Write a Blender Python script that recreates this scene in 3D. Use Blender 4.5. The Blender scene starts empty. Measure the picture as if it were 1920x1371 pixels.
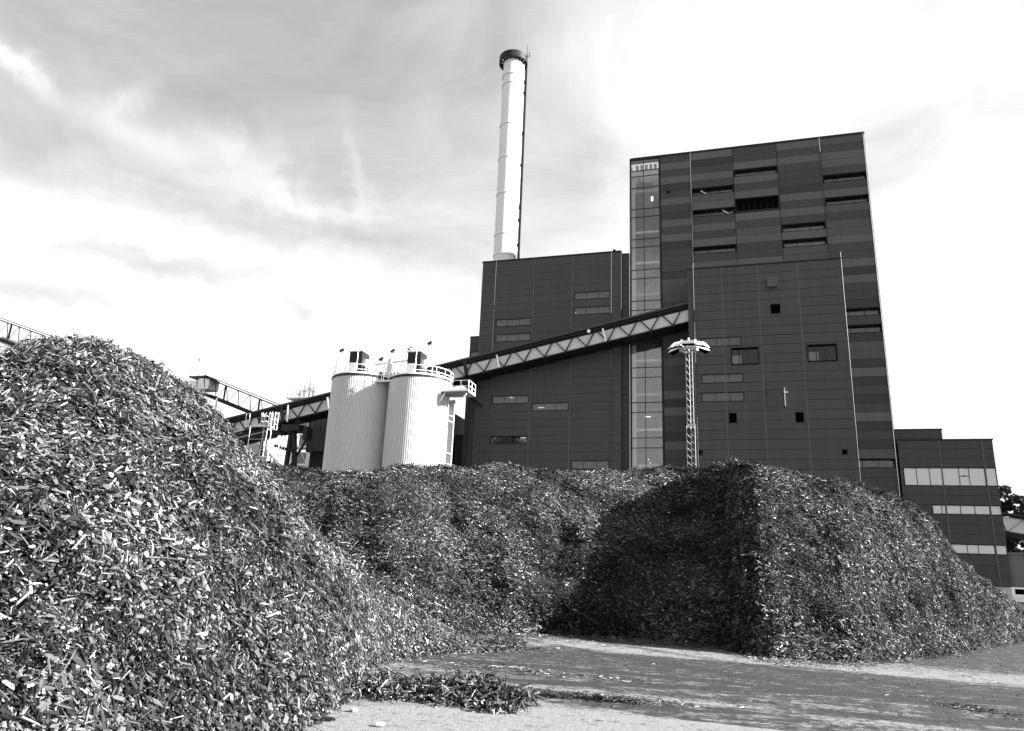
import bpy, math, random
import numpy as np
from mathutils import Vector, Matrix, noise as mnoise
random.seed(7); rng = np.random.default_rng(7)
scene = bpy.context.scene
C = scene.collection

# ------------------------------------------------------------------ camera, sky, sun, exposure
YAW, PITCH, ROLL = math.radians(16.762), math.radians(15.691), math.radians(2.4386)
CZ = 1.7
def cam_axes():
    cy, sy, cp, sp = math.cos(YAW), math.sin(YAW), math.cos(PITCH), math.sin(PITCH)
    f = np.array([-sy*cp, cy*cp, sp]); r = np.array([cy, sy, 0.]); u = np.cross(r, f)
    cr, sr = math.cos(ROLL), math.sin(ROLL)
    return cr*r+sr*u, -sr*r+cr*u, f
RT, UP, FW = cam_axes()
cam_d = bpy.data.cameras.new('camera'); cam = bpy.data.objects.new('camera', cam_d); C.objects.link(cam)
cam_d.sensor_width = 36; cam_d.lens = 1363.57/1920*36; cam_d.clip_start = .1; cam_d.clip_end = 6000
m = Matrix.Identity(4)
for i in range(3):
    m[i][0] = RT[i]; m[i][1] = UP[i]; m[i][2] = -FW[i]
m.translation = (0, 0, CZ); cam.matrix_world = m
scene.camera = cam
scene.view_settings.view_transform = 'Standard'; scene.view_settings.look = 'None'
scene.view_settings.gamma = 1; scene.view_settings.exposure = 2.6
scene.view_settings.use_curve_mapping = False
scene.render.engine = 'CYCLES'
scene.cycles.max_bounces = 6; scene.cycles.transparent_max_bounces = 12
scene.cycles.use_denoising = True

SUN_AZ, SUN_EL = math.radians(89.8), math.radians(22.0)      # azimuth clockwise from +Y
SUN = Vector((math.sin(SUN_AZ)*math.cos(SUN_EL), math.cos(SUN_AZ)*math.cos(SUN_EL), math.sin(SUN_EL)))
ld = bpy.data.lights.new('sun', 'SUN'); ld.energy = 5.0; ld.angle = math.radians(.5); ld.color = (1, .995, .985)
lo = bpy.data.objects.new('sun', ld); C.objects.link(lo)
lo.rotation_euler = (-SUN).to_track_quat('-Z', 'Y').to_euler()

def ND(nt, typ, ins=None, **kw):
    n = nt.nodes.new(typ)
    for k, v in kw.items(): setattr(n, k, v)
    for k, v in (ins or {}).items():
        if isinstance(v, bpy.types.NodeSocket): nt.links.new(v, n.inputs[k])
        else: n.inputs[k].default_value = v
    return n
def MATH(nt, op, a, b=None, c=None, clamp=False):
    n = nt.nodes.new('ShaderNodeMath'); n.operation = op; n.use_clamp = clamp
    for i, v in enumerate((a, b, c)):
        if v is None: continue
        if isinstance(v, bpy.types.NodeSocket): nt.links.new(v, n.inputs[i])
        else: n.inputs[i].default_value = v
    return n.outputs[0]
def SMOOTH(nt, x, a, b, o0=0., o1=1.):
    n = nt.nodes.new('ShaderNodeMapRange'); n.interpolation_type = 'SMOOTHSTEP'
    nt.links.new(x, n.inputs['Value'])
    n.inputs['From Min'].default_value = a; n.inputs['From Max'].default_value = b
    n.inputs['To Min'].default_value = o0; n.inputs['To Max'].default_value = o1
    return n.outputs[0]

def build_world():
    w = bpy.data.worlds.new('World'); scene.world = w; w.use_nodes = True
    nt = w.node_tree; nt.nodes.clear()
    sky = ND(nt, 'ShaderNodeTexSky', sky_type='NISHITA', sun_disc=False)
    sky.sun_elevation = SUN_EL; sky.sun_rotation = SUN_AZ; sky.dust_density = 2.0
    bw = ND(nt, 'ShaderNodeRGBToBW', {0: sky.outputs[0]})
    tc = ND(nt, 'ShaderNodeTexCoord'); G = tc.outputs['Generated']
    sep = ND(nt, 'ShaderNodeSeparateXYZ', {0: G})
    X, Y, Z = sep.outputs
    # azimuth (right positive, from +Y) and elevation, in radians
    az = MATH(nt, 'ARCTAN2', X, Y)
    el = MATH(nt, 'ARCSINE', Z)
    # cloud sheet coordinates: direction projected on a flat layer overhead
    zz = MATH(nt, 'ADD', MATH(nt, 'MAXIMUM', Z, 0.0), .16)
    cu = MATH(nt, 'DIVIDE', X, zz); cv = MATH(nt, 'DIVIDE', Y, zz)
    cc = ND(nt, 'ShaderNodeCombineXYZ', {0: cu, 1: cv, 2: 0.})
    wn = ND(nt, 'ShaderNodeTexNoise', {'Vector': cc.outputs[0], 'Scale': .9, 'Detail': 3.})
    wv = ND(nt, 'ShaderNodeVectorMath', {0: wn.outputs['Color'], 1: (.5, .5, .5)}, operation='SUBTRACT')
    wv2 = ND(nt, 'ShaderNodeVectorMath', {0: wv.outputs[0], 'Scale': .9}, operation='SCALE')
    wa = ND(nt, 'ShaderNodeVectorMath', {0: cc.outputs[0], 1: wv2.outputs[0]}, operation='ADD')
    mp = ND(nt, 'ShaderNodeMapping', {'Vector': wa.outputs[0], 'Rotation': (0, 0, .25), 'Scale': (.5, 1.25, 1)})
    n1 = ND(nt, 'ShaderNodeTexNoise', {'Vector': mp.outputs[0], 'Scale': 1.6, 'Detail': 10., 'Roughness': .6, 'Distortion': .3})
    n2 = ND(nt, 'ShaderNodeTexNoise', {'Vector': wa.outputs[0], 'Scale': 3.2, 'Detail': 8., 'Roughness': .62, 'Distortion': .9})
    sc = ND(nt, 'ShaderNodeSeparateColor', {0: ND(nt, 'ShaderNodeTexNoise', {'Vector': G, 'Scale': 7., 'Detail': 6., 'Roughness': .6}).outputs['Color']})
    azw = MATH(nt, 'MULTIPLY_ADD', MATH(nt, 'SUBTRACT', sc.outputs[0], .5), .24, az)
    elw = MATH(nt, 'MULTIPLY_ADD', MATH(nt, 'SUBTRACT', sc.outputs[1], .5), .10, el)
    def blob(a0, e0, ra, re, rot, amp, acc):
        du = MATH(nt, 'SUBTRACT', azw, a0); dv = MATH(nt, 'SUBTRACT', elw, e0); c, s_ = math.cos(rot), math.sin(rot)
        x = MATH(nt, 'ADD', MATH(nt, 'MULTIPLY', du, c/ra), MATH(nt, 'MULTIPLY', dv, s_/ra))
        y = MATH(nt, 'SUBTRACT', MATH(nt, 'MULTIPLY', dv, c/re), MATH(nt, 'MULTIPLY', du, s_/re))
        g = MATH(nt, 'EXPONENT', MATH(nt, 'MULTIPLY', MATH(nt, 'ADD', MATH(nt, 'MULTIPLY', x, x), MATH(nt, 'MULTIPLY', y, y)), -1.))
        return MATH(nt, 'MULTIPLY_ADD', g, amp, acc)
    elz = MATH(nt, 'MULTIPLY_ADD', MATH(nt, 'SUBTRACT', n1.outputs[0], .5), .22, elw)
    low = SMOOTH(nt, elz, .355, .445, 1., 0.)
    right = MATH(nt, 'MULTIPLY', SMOOTH(nt, azw, -.50, -.06), .64)
    low = MATH(nt, 'MULTIPLY', low, SMOOTH(nt, az, -.25, .30, .92, .70))
    D = MATH(nt, 'MAXIMUM', low, right)
    D = MATH(nt, 'MULTIPLY_ADD', SMOOTH(nt, el, .40, .66, 1., 0.), .24, D)
    for q in ((-.80, .355, .19, .017, .08, -.75), (-.92, .292, .15, .017, -.05, -.6), (-.60, .315, .09, .016, -.35, -.6), (-.45, .36, .12, .01, .1, -.3), (-.5, .435, .16, .02, .05, -.12),
              (-.80, .490, .13, .028, -.12, .5), (-.98, .535, .05, .014, -.35, .7), (-.845, .535, .03, .022, .9, .35), (-.72, .50, .06, .018, -.4, .4),
              (-.655, .485, .018, .050, .45, .24), (-.612, .478, .014, .045, .35, .20), (-.55, .515, .012, .055, .3, .24), (-.525, .49, .02, .02, 0, .2),
              (-.62, .462, .18, .014, .04, .30), (-.20, .55, .07, .085, 0, -.42), (-.02, .63, .20, .075, 0, .5), (.20, .50, .10, .05, .2, -.28),
              (.26, .465, .13, .012, .15, .30), (.30, .39, .14, .012, .12, .28), (.30, .34, .2, .04, 0, -.12), (-.45, .70, .09, .02, .5, .14)):
        D = blob(*q, D)
    D = MATH(nt, 'ADD', D, MATH(nt, 'MULTIPLY', MATH(nt, 'SUBTRACT', n1.outputs[0], .5), 1.0))
    D = MATH(nt, 'ADD', D, MATH(nt, 'MULTIPLY', MATH(nt, 'SUBTRACT', n2.outputs[0], .5), .75))
    D = MATH(nt, 'MINIMUM', MATH(nt, 'MAXIMUM', MATH(nt, 'ADD', D, .07), -.12), 1.15)
    # clear-sky tone from the Nishita sky (as a black-and-white film sees it), clouds on top of it
    clear = MATH(nt, 'MINIMUM', MATH(nt, 'MULTIPLY', bw.outputs[0], .45), 1.5)
    clear = MATH(nt, 'ADD', MATH(nt, 'MULTIPLY', clear, .16), .77)
    tot = MATH(nt, 'ADD', clear, MATH(nt, 'MULTIPLY', D, .92))
    below = SMOOTH(nt, Z, -.02, .0)
    tot = MATH(nt, 'ADD', MATH(nt, 'MULTIPLY', tot, below), MATH(nt, 'MULTIPLY', MATH(nt, 'SUBTRACT', 1., below), .5))
    bg = ND(nt, 'ShaderNodeBackground', {'Color': ND(nt, 'ShaderNodeCombineColor', {0: tot, 1: tot, 2: tot}).outputs[0], 'Strength': .102})
    out = ND(nt, 'ShaderNodeOutputWorld', {0: bg.outputs[0]})
build_world()

# ------------------------------------------------------------------ materials (all neutral: the photograph is black and white)
MATS = {}
def mat(name, v, rough=.6, metal=0., var=.0, nscale=0., namp=0., bump=0., bscale=30., spec=.5, objvar=0., coat=0.):
    if name in MATS: return MATS[name]
    mt = bpy.data.materials.new(name); mt.use_nodes = True; nt = mt.node_tree
    b = nt.nodes['Principled BSDF']
    b.inputs['Roughness'].default_value = rough; b.inputs['Metallic'].default_value = metal
    b.inputs['Specular IOR Level'].default_value = spec; b.inputs['Coat Weight'].default_value = coat
    tc = ND(nt, 'ShaderNodeTexCoord')
    geo = ND(nt, 'ShaderNodeNewGeometry')
    val = ND(nt, 'ShaderNodeValue'); val.outputs[0].default_value = v; x = val.outputs[0]
    if namp:
        n = ND(nt, 'ShaderNodeTexNoise', {'Vector': geo.outputs['Position'], 'Scale': nscale, 'Detail': 7., 'Roughness': .62})
        f = MATH(nt, 'MULTIPLY_ADD', MATH(nt, 'SUBTRACT', n.outputs[0], .5), 2*namp, 1.)
        x = MATH(nt, 'MULTIPLY', x, f)
        r = MATH(nt, 'MULTIPLY_ADD', n.outputs[0], .2, rough-.1); nt.links.new(r, b.inputs['Roughness'])
    if 'panel' in name:
        sn = ND(nt, 'ShaderNodeTexNoise', {'Vector': ND(nt, 'ShaderNodeMapping', {'Vector': geo.outputs['Position'], 'Scale': (2.2, 2.2, .12)}).outputs[0], 'Scale': 1., 'Detail': 6., 'Roughness': .65})
        x = MATH(nt, 'MULTIPLY', x, MATH(nt, 'MULTIPLY_ADD', MATH(nt, 'SUBTRACT', sn.outputs[0], .5), .38, 1.))
    if objvar:
        oi = ND(nt, 'ShaderNodeObjectInfo')
        x = MATH(nt, 'MULTIPLY', x, MATH(nt, 'MULTIPLY_ADD', MATH(nt, 'SUBTRACT', oi.outputs['Random'], .5), 2*objvar, 1.))
    nt.links.new(ND(nt, 'ShaderNodeCombineColor', {0: x, 1: x, 2: x}).outputs[0], b.inputs['Base Color'])
    if bump:
        n = ND(nt, 'ShaderNodeTexNoise', {'Vector': geo.outputs['Position'], 'Scale': bscale, 'Detail': 6., 'Roughness': .6})
        bn = ND(nt, 'ShaderNodeBump', {'Height': n.outputs[0], 'Strength': bump, 'Distance': .05})
        nt.links.new(bn.outputs[0], b.inputs['Normal'])
    MATS[name] = mt
    return mt
PL = mat('panel_light', .094, .55, namp=.10, nscale=.35, objvar=.05, spec=.16)
PM = mat('panel_mid', .074, .55, namp=.10, nscale=.35, objvar=.05, spec=.16)
PD = mat('panel_dark', .052, .55, namp=.10, nscale=.35, objvar=.05, spec=.16)
PX = mat('panel_darkest', .038, .55, namp=.10, nscale=.35, objvar=.05, spec=.16)
HALL = mat('hall_panel', .058, .55, namp=.12, nscale=.3, objvar=.045, spec=.16)
FUEL = mat('fuel_hall_panel', .063, .55, namp=.10, nscale=.3, objvar=.04, spec=.16)
OFF = mat('office_panel', .054, .55, namp=.10, nscale=.3, objvar=.04, spec=.16)
COVER = mat('joint_cover', .075, .5)
CORE = mat('backing', .012, .8)
TRIM = mat('dark_trim', .020, .5, spec=.12)
BLACKV = mat('louvre_black', .003, .8, spec=.02)
PIPE = mat('downpipe_zinc', .032, .5, namp=.95, nscale=3.5)
GALV = mat('galvanised_steel', .62, .35, metal=.55, namp=.12, nscale=6.)
MAST = mat('mast_steel', .45, .5)
WHITE = mat('white_steel', .78, .4, namp=.05, nscale=3.)
SILO = mat('silo_sheet', .56, .42, namp=.05, nscale=.8)
SILOD = mat('shaft_sheet', .26, .55, namp=.12, nscale=2.)
STACK = mat('stack_sheet', .62, .45, namp=.05, nscale=.5)
DSTEEL = mat('dark_steel', .018, .45, namp=.2, nscale=2., spec=.12)
CLAD = mat('gallery_cladding', .52, .5, namp=.07, nscale=.8, objvar=.03)
ROOFD = mat('gallery_roof', .03, .5, namp=.15, nscale=1.)
CONC = mat('concrete', .42, .85, namp=.22, nscale=1.5, bump=.2, bscale=8.)
CONCD = mat('concrete_dark', .14, .85, namp=.3, nscale=1.5)
INT = mat('interior_wall', .50, .8, namp=.3, nscale=.5)
INTD = mat('interior_dark', .20, .8, namp=.2, nscale=.6)
ROOM = mat('room_wall', .42, .8, namp=.35, nscale=.9)
INTL = mat('interior_light', .8, .7)
BLIND = mat('window_blind', .66, .7, namp=.10, nscale=1.2, objvar=.04)
BARK = mat('bark', .06, .9, namp=.3, nscale=4.)
TREEM = mat('foliage', .045, .75, namp=.5, nscale=1.2, spec=.2)
VEH = mat('vehicle_paint', .7, .3, coat=.5)
RUB = mat('rubber', .02, .8)
PWR = mat('cable_metal', .5, .5)
def emis(name, s):
    mt = bpy.data.materials.new(name); mt.use_nodes = True; nt = mt.node_tree; nt.nodes.clear()
    e = ND(nt, 'ShaderNodeEmission', {'Color': (1, 1, 1, 1), 'Strength': s}); ND(nt, 'ShaderNodeOutputMaterial', {0: e.outputs[0]})
    return mt
TUBE = emis('lit_tube', .35)
def glass(name, refl, tint):
    mt = bpy.data.materials.new(name); mt.use_nodes = True; nt = mt.node_tree; nt.nodes.clear()
    t = ND(nt, 'ShaderNodeBsdfTransparent', {0: (tint, tint, tint, 1)})
    geo = ND(nt, 'ShaderNodeNewGeometry')
    n = ND(nt, 'ShaderNodeTexNoise', {'Vector': geo.outputs['Position'], 'Scale': .5, 'Detail': 2.})
    bn = ND(nt, 'ShaderNodeBump', {'Height': n.outputs[0], 'Strength': .15, 'Distance': .1})
    g = ND(nt, 'ShaderNodeBsdfGlossy', {'Color': (.9, .9, .9, 1), 'Roughness': .06, 'Normal': bn.outputs[0]})
    lw = ND(nt, 'ShaderNodeLayerWeight', {0: .35})
    fac = MATH(nt, 'MULTIPLY_ADD', lw.outputs['Fresnel'], .6, refl, clamp=True)
    mx = ND(nt, 'ShaderNodeMixShader', {0: fac, 1: t.outputs[0], 2: g.outputs[0]})
    ND(nt, 'ShaderNodeOutputMaterial', {0: mx.outputs[0]}); return mt
GL = glass('window_glass', .035, .6)
GLS = glass('stair_glass', .08, .85)
GLD = glass('shaded_glass', .0, .7)
GLC = glass('clear_glass', .10, .97)

# ------------------------------------------------------------------ mesh helpers
class MB:
    def __init__(s): s.v = []; s.f = []
    def quadbox(s, p):                     # 8 corners: bottom 0-3, top 4-7
        o = len(s.v); s.v += [tuple(q) for q in p]
        s.f += [tuple(o+i for i in q) for q in ((3,2,1,0),(4,5,6,7),(0,1,5,4),(1,2,6,5),(2,3,7,6),(3,0,4,7))]
        return s
    def box(s, x0, x1, y0, y1, z0, z1):
        return s.quadbox([(x0,y0,z0),(x1,y0,z0),(x1,y1,z0),(x0,y1,z0),(x0,y0,z1),(x1,y0,z1),(x1,y1,z1),(x0,y1,z1)])
    def bar(s, a, b, w, h=None, up=(0,0,1)):
        h = h or w; a = Vector(a); b = Vector(b); d = (b-a).normalized(); up = Vector(up)
        if abs(d.dot(up)) > .98: up = Vector((0,1,0))
        r = d.cross(up).normalized()*(w/2); u = r.cross(d).normalized()*(h/2)
        return s.quadbox([a-r-u, a+r-u, b+r-u, b-r-u, a-r+u, a+r+u, b+r+u, b-r+u])
    def tube(s, a, b, r0, r1=None, n=10, caps=True):
        r1 = r0 if r1 is None else r1; a = Vector(a); b = Vector(b); d = (b-a).normalized()
        up = Vector((0,0,1)) if abs(d.z) < .95 else Vector((0,1,0))
        x = d.cross(up).normalized(); y = d.cross(x); o = len(s.v)
        for c, r in ((a, r0), (b, r1)):
            for i in range(n):
                t = 2*math.pi*i/n; s.v.append(tuple(c+x*(r*math.cos(t))+y*(r*math.sin(t))))
        for i in range(n):
            j = (i+1) % n; s.f.append((o+i, o+j, o+n+j, o+n+i))
        if caps:
            s.f.append(tuple(o+i for i in range(n))[::-1]); s.f.append(tuple(o+n+i for i in range(n)))
        return s
    def ring(s, c, ri, ro, z0, z1, n=48, a0=0., a1=2*math.pi):
        full = abs(a1-a0-2*math.pi) < 1e-6; k = n if full else n+1; o = len(s.v)
        for i in range(k):
            t = a0+(a1-a0)*i/n; ct, st = math.cos(t), math.sin(t)
            for r, z in ((ri, z0), (ro, z0), (ro, z1), (ri, z1)): s.v.append((c[0]+r*ct, c[1]+r*st, z))
        for i in range(n):
            A = o+4*i; B = o+4*((i+1) % k)
            for q in range(4): s.f.append((A+q, B+q, B+(q+1) % 4, A+(q+1) % 4))
        return s
    def mesh(s, name, m):
        me = bpy.data.meshes.new(name); me.from_pydata(s.v, [], s.f)
        if m: me.materials.append(m)
        me.update(); return me
    def build(s, name, m, parent=None, smooth=False, rel=True):
        off = wloc(parent) if parent else Vector((0,0,0))
        if rel and parent: s.v = [(x-off.x, y-off.y, z-off.z) for x, y, z in s.v]
        me = s.mesh(name, m)
        if smooth: me.shade_smooth()
        o = bpy.data.objects.new(name, me); C.objects.link(o)
        if parent: o.parent = parent
        return o
def wloc(o):
    v = Vector((0,0,0))
    while o: v += o.location; o = o.parent
    return v
def tag(o, label=None, cat=None, group=None, kind=None):
    if label: o['label'] = label
    if cat: o['category'] = cat
    if group: o['group'] = group
    if kind: o['kind'] = kind
    return o
def thing(name, loc, label, cat, group=None, rz=0):
    o = bpy.data.objects.new(name, None); C.objects.link(o); o.location = loc; o.rotation_euler.z = rz
    o.empty_display_size = .5
    return tag(o, label, cat, group)
def copy_tree(o, parent=None):
    c = o.copy(); C.objects.link(c); c.parent = parent
    for ch in list(o.children): copy_tree(ch, c)
    return c
_cache = {}
def panel(root, x0, x1, z0, z1, y, m, name='panel', t=.12, gap=.014):
    w = round(x1-x0-2*gap, 3); h = round(z1-z0-2*gap, 3); k = (w, h, m.name, name, t)
    if k not in _cache:
        b = MB(); b.box(0, w, 0, t, 0, h)
        _cache[k] = b.mesh(name, m)
    o = bpy.data.objects.new(name, _cache[k]); C.objects.link(o); o.parent = root
    o.location = Vector((x0+gap, y, z0+gap))-wloc(root)
    return o
def window(root, x0, x1, z0, z1, y, n=3, rec=.06, depth=.85, inner=None, brace=None, lamp=None, glassm=None, splits=None, fr=None, proud=0., inlit=None):
    """reveal box with back wall, glass panes and mullions; one part with sub-parts"""
    inner = inner or INTD; fr = fr or TRIM; g = .03; e = .05
    w = MB()
    for a in ((x0+g, x1-g, z1-g-e, z1-g), (x0+g, x1-g, z0+g, z0+g+e), (x0+g, x0+g+e, z0+g+e, z1-g-e), (x1-g-e, x1-g, z0+g+e, z1-g-e)):
        w.box(a[0], a[1], y-.02-proud, y+depth, a[2], a[3])
    xs = splits or [x0+(x1-x0)*i/n for i in range(1, n)]
    for x in xs: w.box(x-.03, x+.03, y+rec-.02, y+rec+.05, z0+g+e, z1-g-e)
    win = w.build('window', fr, root)
    b = MB(); b.box(x0+g+e, x1-g-e, y+depth-.03, y+depth-.005, z0+g+e, z1-g-e); b.build('inner_wall', inner, win)
    if inlit:
        b = MB(); b.box(x0+.3, x1-.3, y+depth-.12, y+depth-.06, z0+g+e, z0+.55*(z1-z0)); b.build('sill_shelf', inlit, win)
    ed = [x0+g+e]+list(xs)+[x1-g-e]
    for i in range(len(ed)-1):
        b = MB(); b.box(ed[i]+(.03 if i else 0), ed[i+1]-(.03 if i < len(ed)-2 else 0), y+rec, y+rec+.02, z0+g+e, z1-g-e)
        b.build('pane', glassm or GL, win)
    if brace:
        b = MB()
        for (xa, za, xb, zb, t) in brace: b.bar((xa, y+depth*.5, za), (xb, y+depth*.5, zb), .08, t, up=(0, 1, 0))
        b.build('brace', INTL, win)
    if lamp:
        b = MB(); b.box(lamp[0], lamp[1], y+depth*.45, y+depth*.5, lamp[2], lamp[2]+.09); b.build('tube_lamp', TUBE, win)
    return win
def downpipe(root, x, y, z0, z1, r=.035, m=None):
    b = MB(); b.tube((x, y-.14, z0), (x, y-.14, z1), r, n=10)
    z = z0+1
    while z < z1: b.box(x-.05, x+.05, y-.15, y, z, z+.05); z += 3.2
    b.build('downpipe', m or PIPE, root, smooth=False)
def facade(root, y, bays, z0, ztop, h, matf, skip=(), zmin=9., name='panel'):
    """rows counted from the top; skip = set of (bay,row)"""
    for bi, (x0, x1) in enumerate(bays):
        r = 0
        while ztop-r*h > zmin:
            if (bi, r) not in skip:
                panel(root, x0, x1, ztop-(r+1)*h, ztop-r*h, y, matf(bi, r), name)
            r += 1
def cover(root, x, y, z0, z1, m=None, w=.10):
    b = MB(); b.box(x-w/2, x+w/2, y-.03, y+.10, z0, z1); b.build('joint_cover', m or COVER, root)

# ------------------------------------------------------------------ heaps: polar fans about the yard, from base line to crest
F = 1363.57
def ray(px, py):
    d = RT*((px-960)/F)-UP*((py-685.5)/F)+FW
    return d
def base_pts(L):
    A = []
    for px, py in L:
        d = ray(px, py); t = -CZ/d[2]; A.append((math.atan2(d[0], d[1]), t*math.hypot(d[0], d[1])))
    A.sort(); return np.array(A)
def crest_pts(L):
    A = []
    for px, py in L:
        d = ray(px, py); A.append((math.atan2(d[0], d[1]), d[2]/math.hypot(d[0], d[1])))
    A.sort(); return np.array(A)
def fbm(P, oct=4, lac=2.1, gain=.5):
    out = np.zeros(len(P)); a = 1.
    for o in range(oct):
        f = lac**o
        out += a*np.array([mnoise.noise(Vector((p[0]*f+17*o, p[1]*f, p[2]*f))) for p in P]); a *= gain
    return out
BACK_BASE = base_pts([(430,1175),(560,1180),(700,1186),(850,1190),(960,1188),(1050,1190),(1200,1198),(1290,1205),(1376,1212),(1392,1226),(1450,1235),(1500,1237),(1600,1241),(1700,1235),(1800,1224),(1900,1205),(2000,1190),(2100,1182)])
BACK_CREST = crest_pts([(380,905),(430,895),(480,882),(520,877),(560,879),(612,886),(660,887),(700,886),(735,881),(780,877),(840,881),(870,885),(900,881),(925,875),(960,877),(1000,885),(1050,889),(1100,888),(1150,886),(1200,883),(1250,879),(1290,882),(1320,880),(1345,877),(1380,874),(1420,877),(1450,884),(1500,895),(1550,905),(1600,909),(1650,923),(1700,946),(1740,976),(1780,1031),(1800,1061),(1830,1086),(1860,1106),(1900,1137),(1920,1150),(1990,1183),(2060,1188)])
LEFT_BASE = base_pts([(-600,1650),(-300,1560),(0,1500),(200,1450),(400,1405),(500,1382),(560,1364),(620,1325),(670,1270),(700,1245),(760,1232),(830,1224),(900,1222),(958,1219)])
LEFT_CREST = crest_pts([(-600,780),(-300,710),(-100,676),(0,664),(40,654),(90,643),(150,639),(210,648),(260,671),(300,693),(340,718),(380,750),(410,777),(430,802),(450,830),(480,852),(500,874),(520,897),(545,932),(580,967),(620,1002),(660,1037),(700,1070),(740,1097),(780,1122),(820,1150),(860,1174),(900,1195),(930,1206),(958,1216)])
LEFT_RC = np.array(sorted((math.atan2(*ray(px, 900)[:2]), r) for px, r in [(-600,13),(-100,14.2),(150,15),(300,15),(430,14.8),(500,14.9),(600,15.3),(700,15.8),(800,16.5),(990,17.6)]))
def sm(x, a, b):
    t = np.clip((x-a)/(b-a), 0, 1); return t*t*(3-2*t)
def azpx(px, py=1000):
    d = ray(px, py); return math.atan2(d[0], d[1])
SX = np.array([azpx(p) for p in (300, 500, 560, 640, 760, 860, 960, 1040, 1100, 1170, 1250, 1330, 1380, 1391, 1440, 1490, 1560, 1650, 1800, 2100)])
SV = np.array([.3, .3, .7, .0, .3, .7, .0, .4, .3, 1.2, 2.0, 2.2, 2.1, -.5, -.4, -.2, .1, .35, .2, 0.])
TOE = np.array([0, 0, 0, 0, 0, -.2, -.5, -.9, -1.2, -1.1, -.3, 0, 0, 0, 0, 0, 0, 0, 0, 0.])
def heap_grid(which, na, nu):
    if which == 'back':
        az = np.linspace(BACK_BASE[0, 0], BACK_BASE[-1, 0], na)
        rb = np.interp(az, *BACK_BASE.T); tE = np.interp(az, *BACK_CREST.T)
        rc = (.80*rb+CZ)/(.80-tE)
        s = np.interp(az, SX, SV); kk = np.exp(-np.linspace(-2.2, 2.2, 41)**2); kk /= kk.sum()
        s0 = np.convolve(np.pad(s, 20, 'edge'), kk, 'valid'); rc = rc+s0
        zc = np.maximum(CZ+tE*rc, .05)
    else:
        az = np.linspace(LEFT_BASE[0, 0], LEFT_BASE[-1, 0], na)
        rb = np.interp(az, *LEFT_BASE.T); tE = np.interp(az, *LEFT_CREST.T)
        rc = np.maximum(np.interp(az, *LEFT_RC.T), rb+.35); s = np.zeros(na); tE = tE-.019
        zc = np.maximum(CZ+tE*rc, .04); s0 = s
    U = np.concatenate([np.linspace(0, 1, nu), 1+np.linspace(0, 1, nu//3+1)[1:]])
    V = np.zeros((na, len(U), 3)); 
    for j, u in enumerate(U):
        if u <= 1:
            z = zc*(np.sin(min(u*1.0, 1)*math.pi/2)**.92 if which == 'left' else (1.10*u-.10*u*u*u-.0) )
            if which == 'back':
                z = zc*(u*1.16-.16*u**4)
            # steeper under the crest on the far heap, rounded on the near one
            w = np.where(s > 1.2, sm(np.full(na, u), .06, .50), sm(np.full(na, u), .0, .25)) if which == 'back' else sm(np.full(na, u), .0, .30)
            r = rb+(rc-s0-rb)*u+s0*w+(s-s0)*w*(1-sm(np.full(na, u), .52, .90))
            if which == 'back': r = r+np.interp(az, SX, TOE)*sm(u, 0, .15)*(1-sm(u, .30, .70))
            z = np.minimum(z, zc)
        else:
            q = u-1; r = rc+q*np.maximum(9., .9*zc*2); z = zc*(1-sm(np.full(na, q), .0, 1.))-.02*q
            z = zc*(1-q**1.6)-.1*q
        V[:, j, 0] = r*np.sin(az); V[:, j, 1] = r*np.cos(az); V[:, j, 2] = z
    return V, U, zc, az
def heap_mesh(name, which, na, nu, root, m):
    V, U, zc, az = heap_grid(which, na, nu)
    n, k = V.shape[:2]
    P = V.reshape(-1, 3).copy()
    q = P*np.array([.42, .42, .42])
    d = fbm(q+(3.3 if which == 'back' else 0.), 4)
    d2 = fbm(P*1.9+31, 2)
    u = np.tile(U, n); w = sm(u, 0, .12)*(1-sm(u, .55, .92)*.93)
    amp = (.56 if which == 'back' else .50)*np.repeat(np.clip(zc/4, .05, 1), k)
    rr = np.hypot(P[:, 0], P[:, 1])
    P[:, 0] += P[:, 0]/rr*(d*amp*w); P[:, 1] += P[:, 1]/rr*(d*amp*w)
    P[:, 2] += d2*(.13 if which == 'left' else .07)*sm(u, 0, .1)*np.repeat(np.clip(zc/3, 0, 1), k)
    # the mass sits 6 cm under its skin of chips, edges sunk into the ground
    P[:, 2] -= .05
    idx = np.arange(n*k).reshape(n, k)
    f = np.stack([idx[:-1, :-1], idx[1:, :-1], idx[1:, 1:], idx[:-1, 1:]], -1).reshape(-1, 4)
    me = bpy.data.meshes.new(name); me.from_pydata(P.tolist(), [], f.tolist()); me.materials.append(m); me.shade_smooth(); me.update()
    o = bpy.data.objects.new(name, me); C.objects.link(o); o.parent = root; o.location = -wloc(root)
    tag(o, kind='stuff')
    return P.reshape(n, k, 3), f, U

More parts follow.
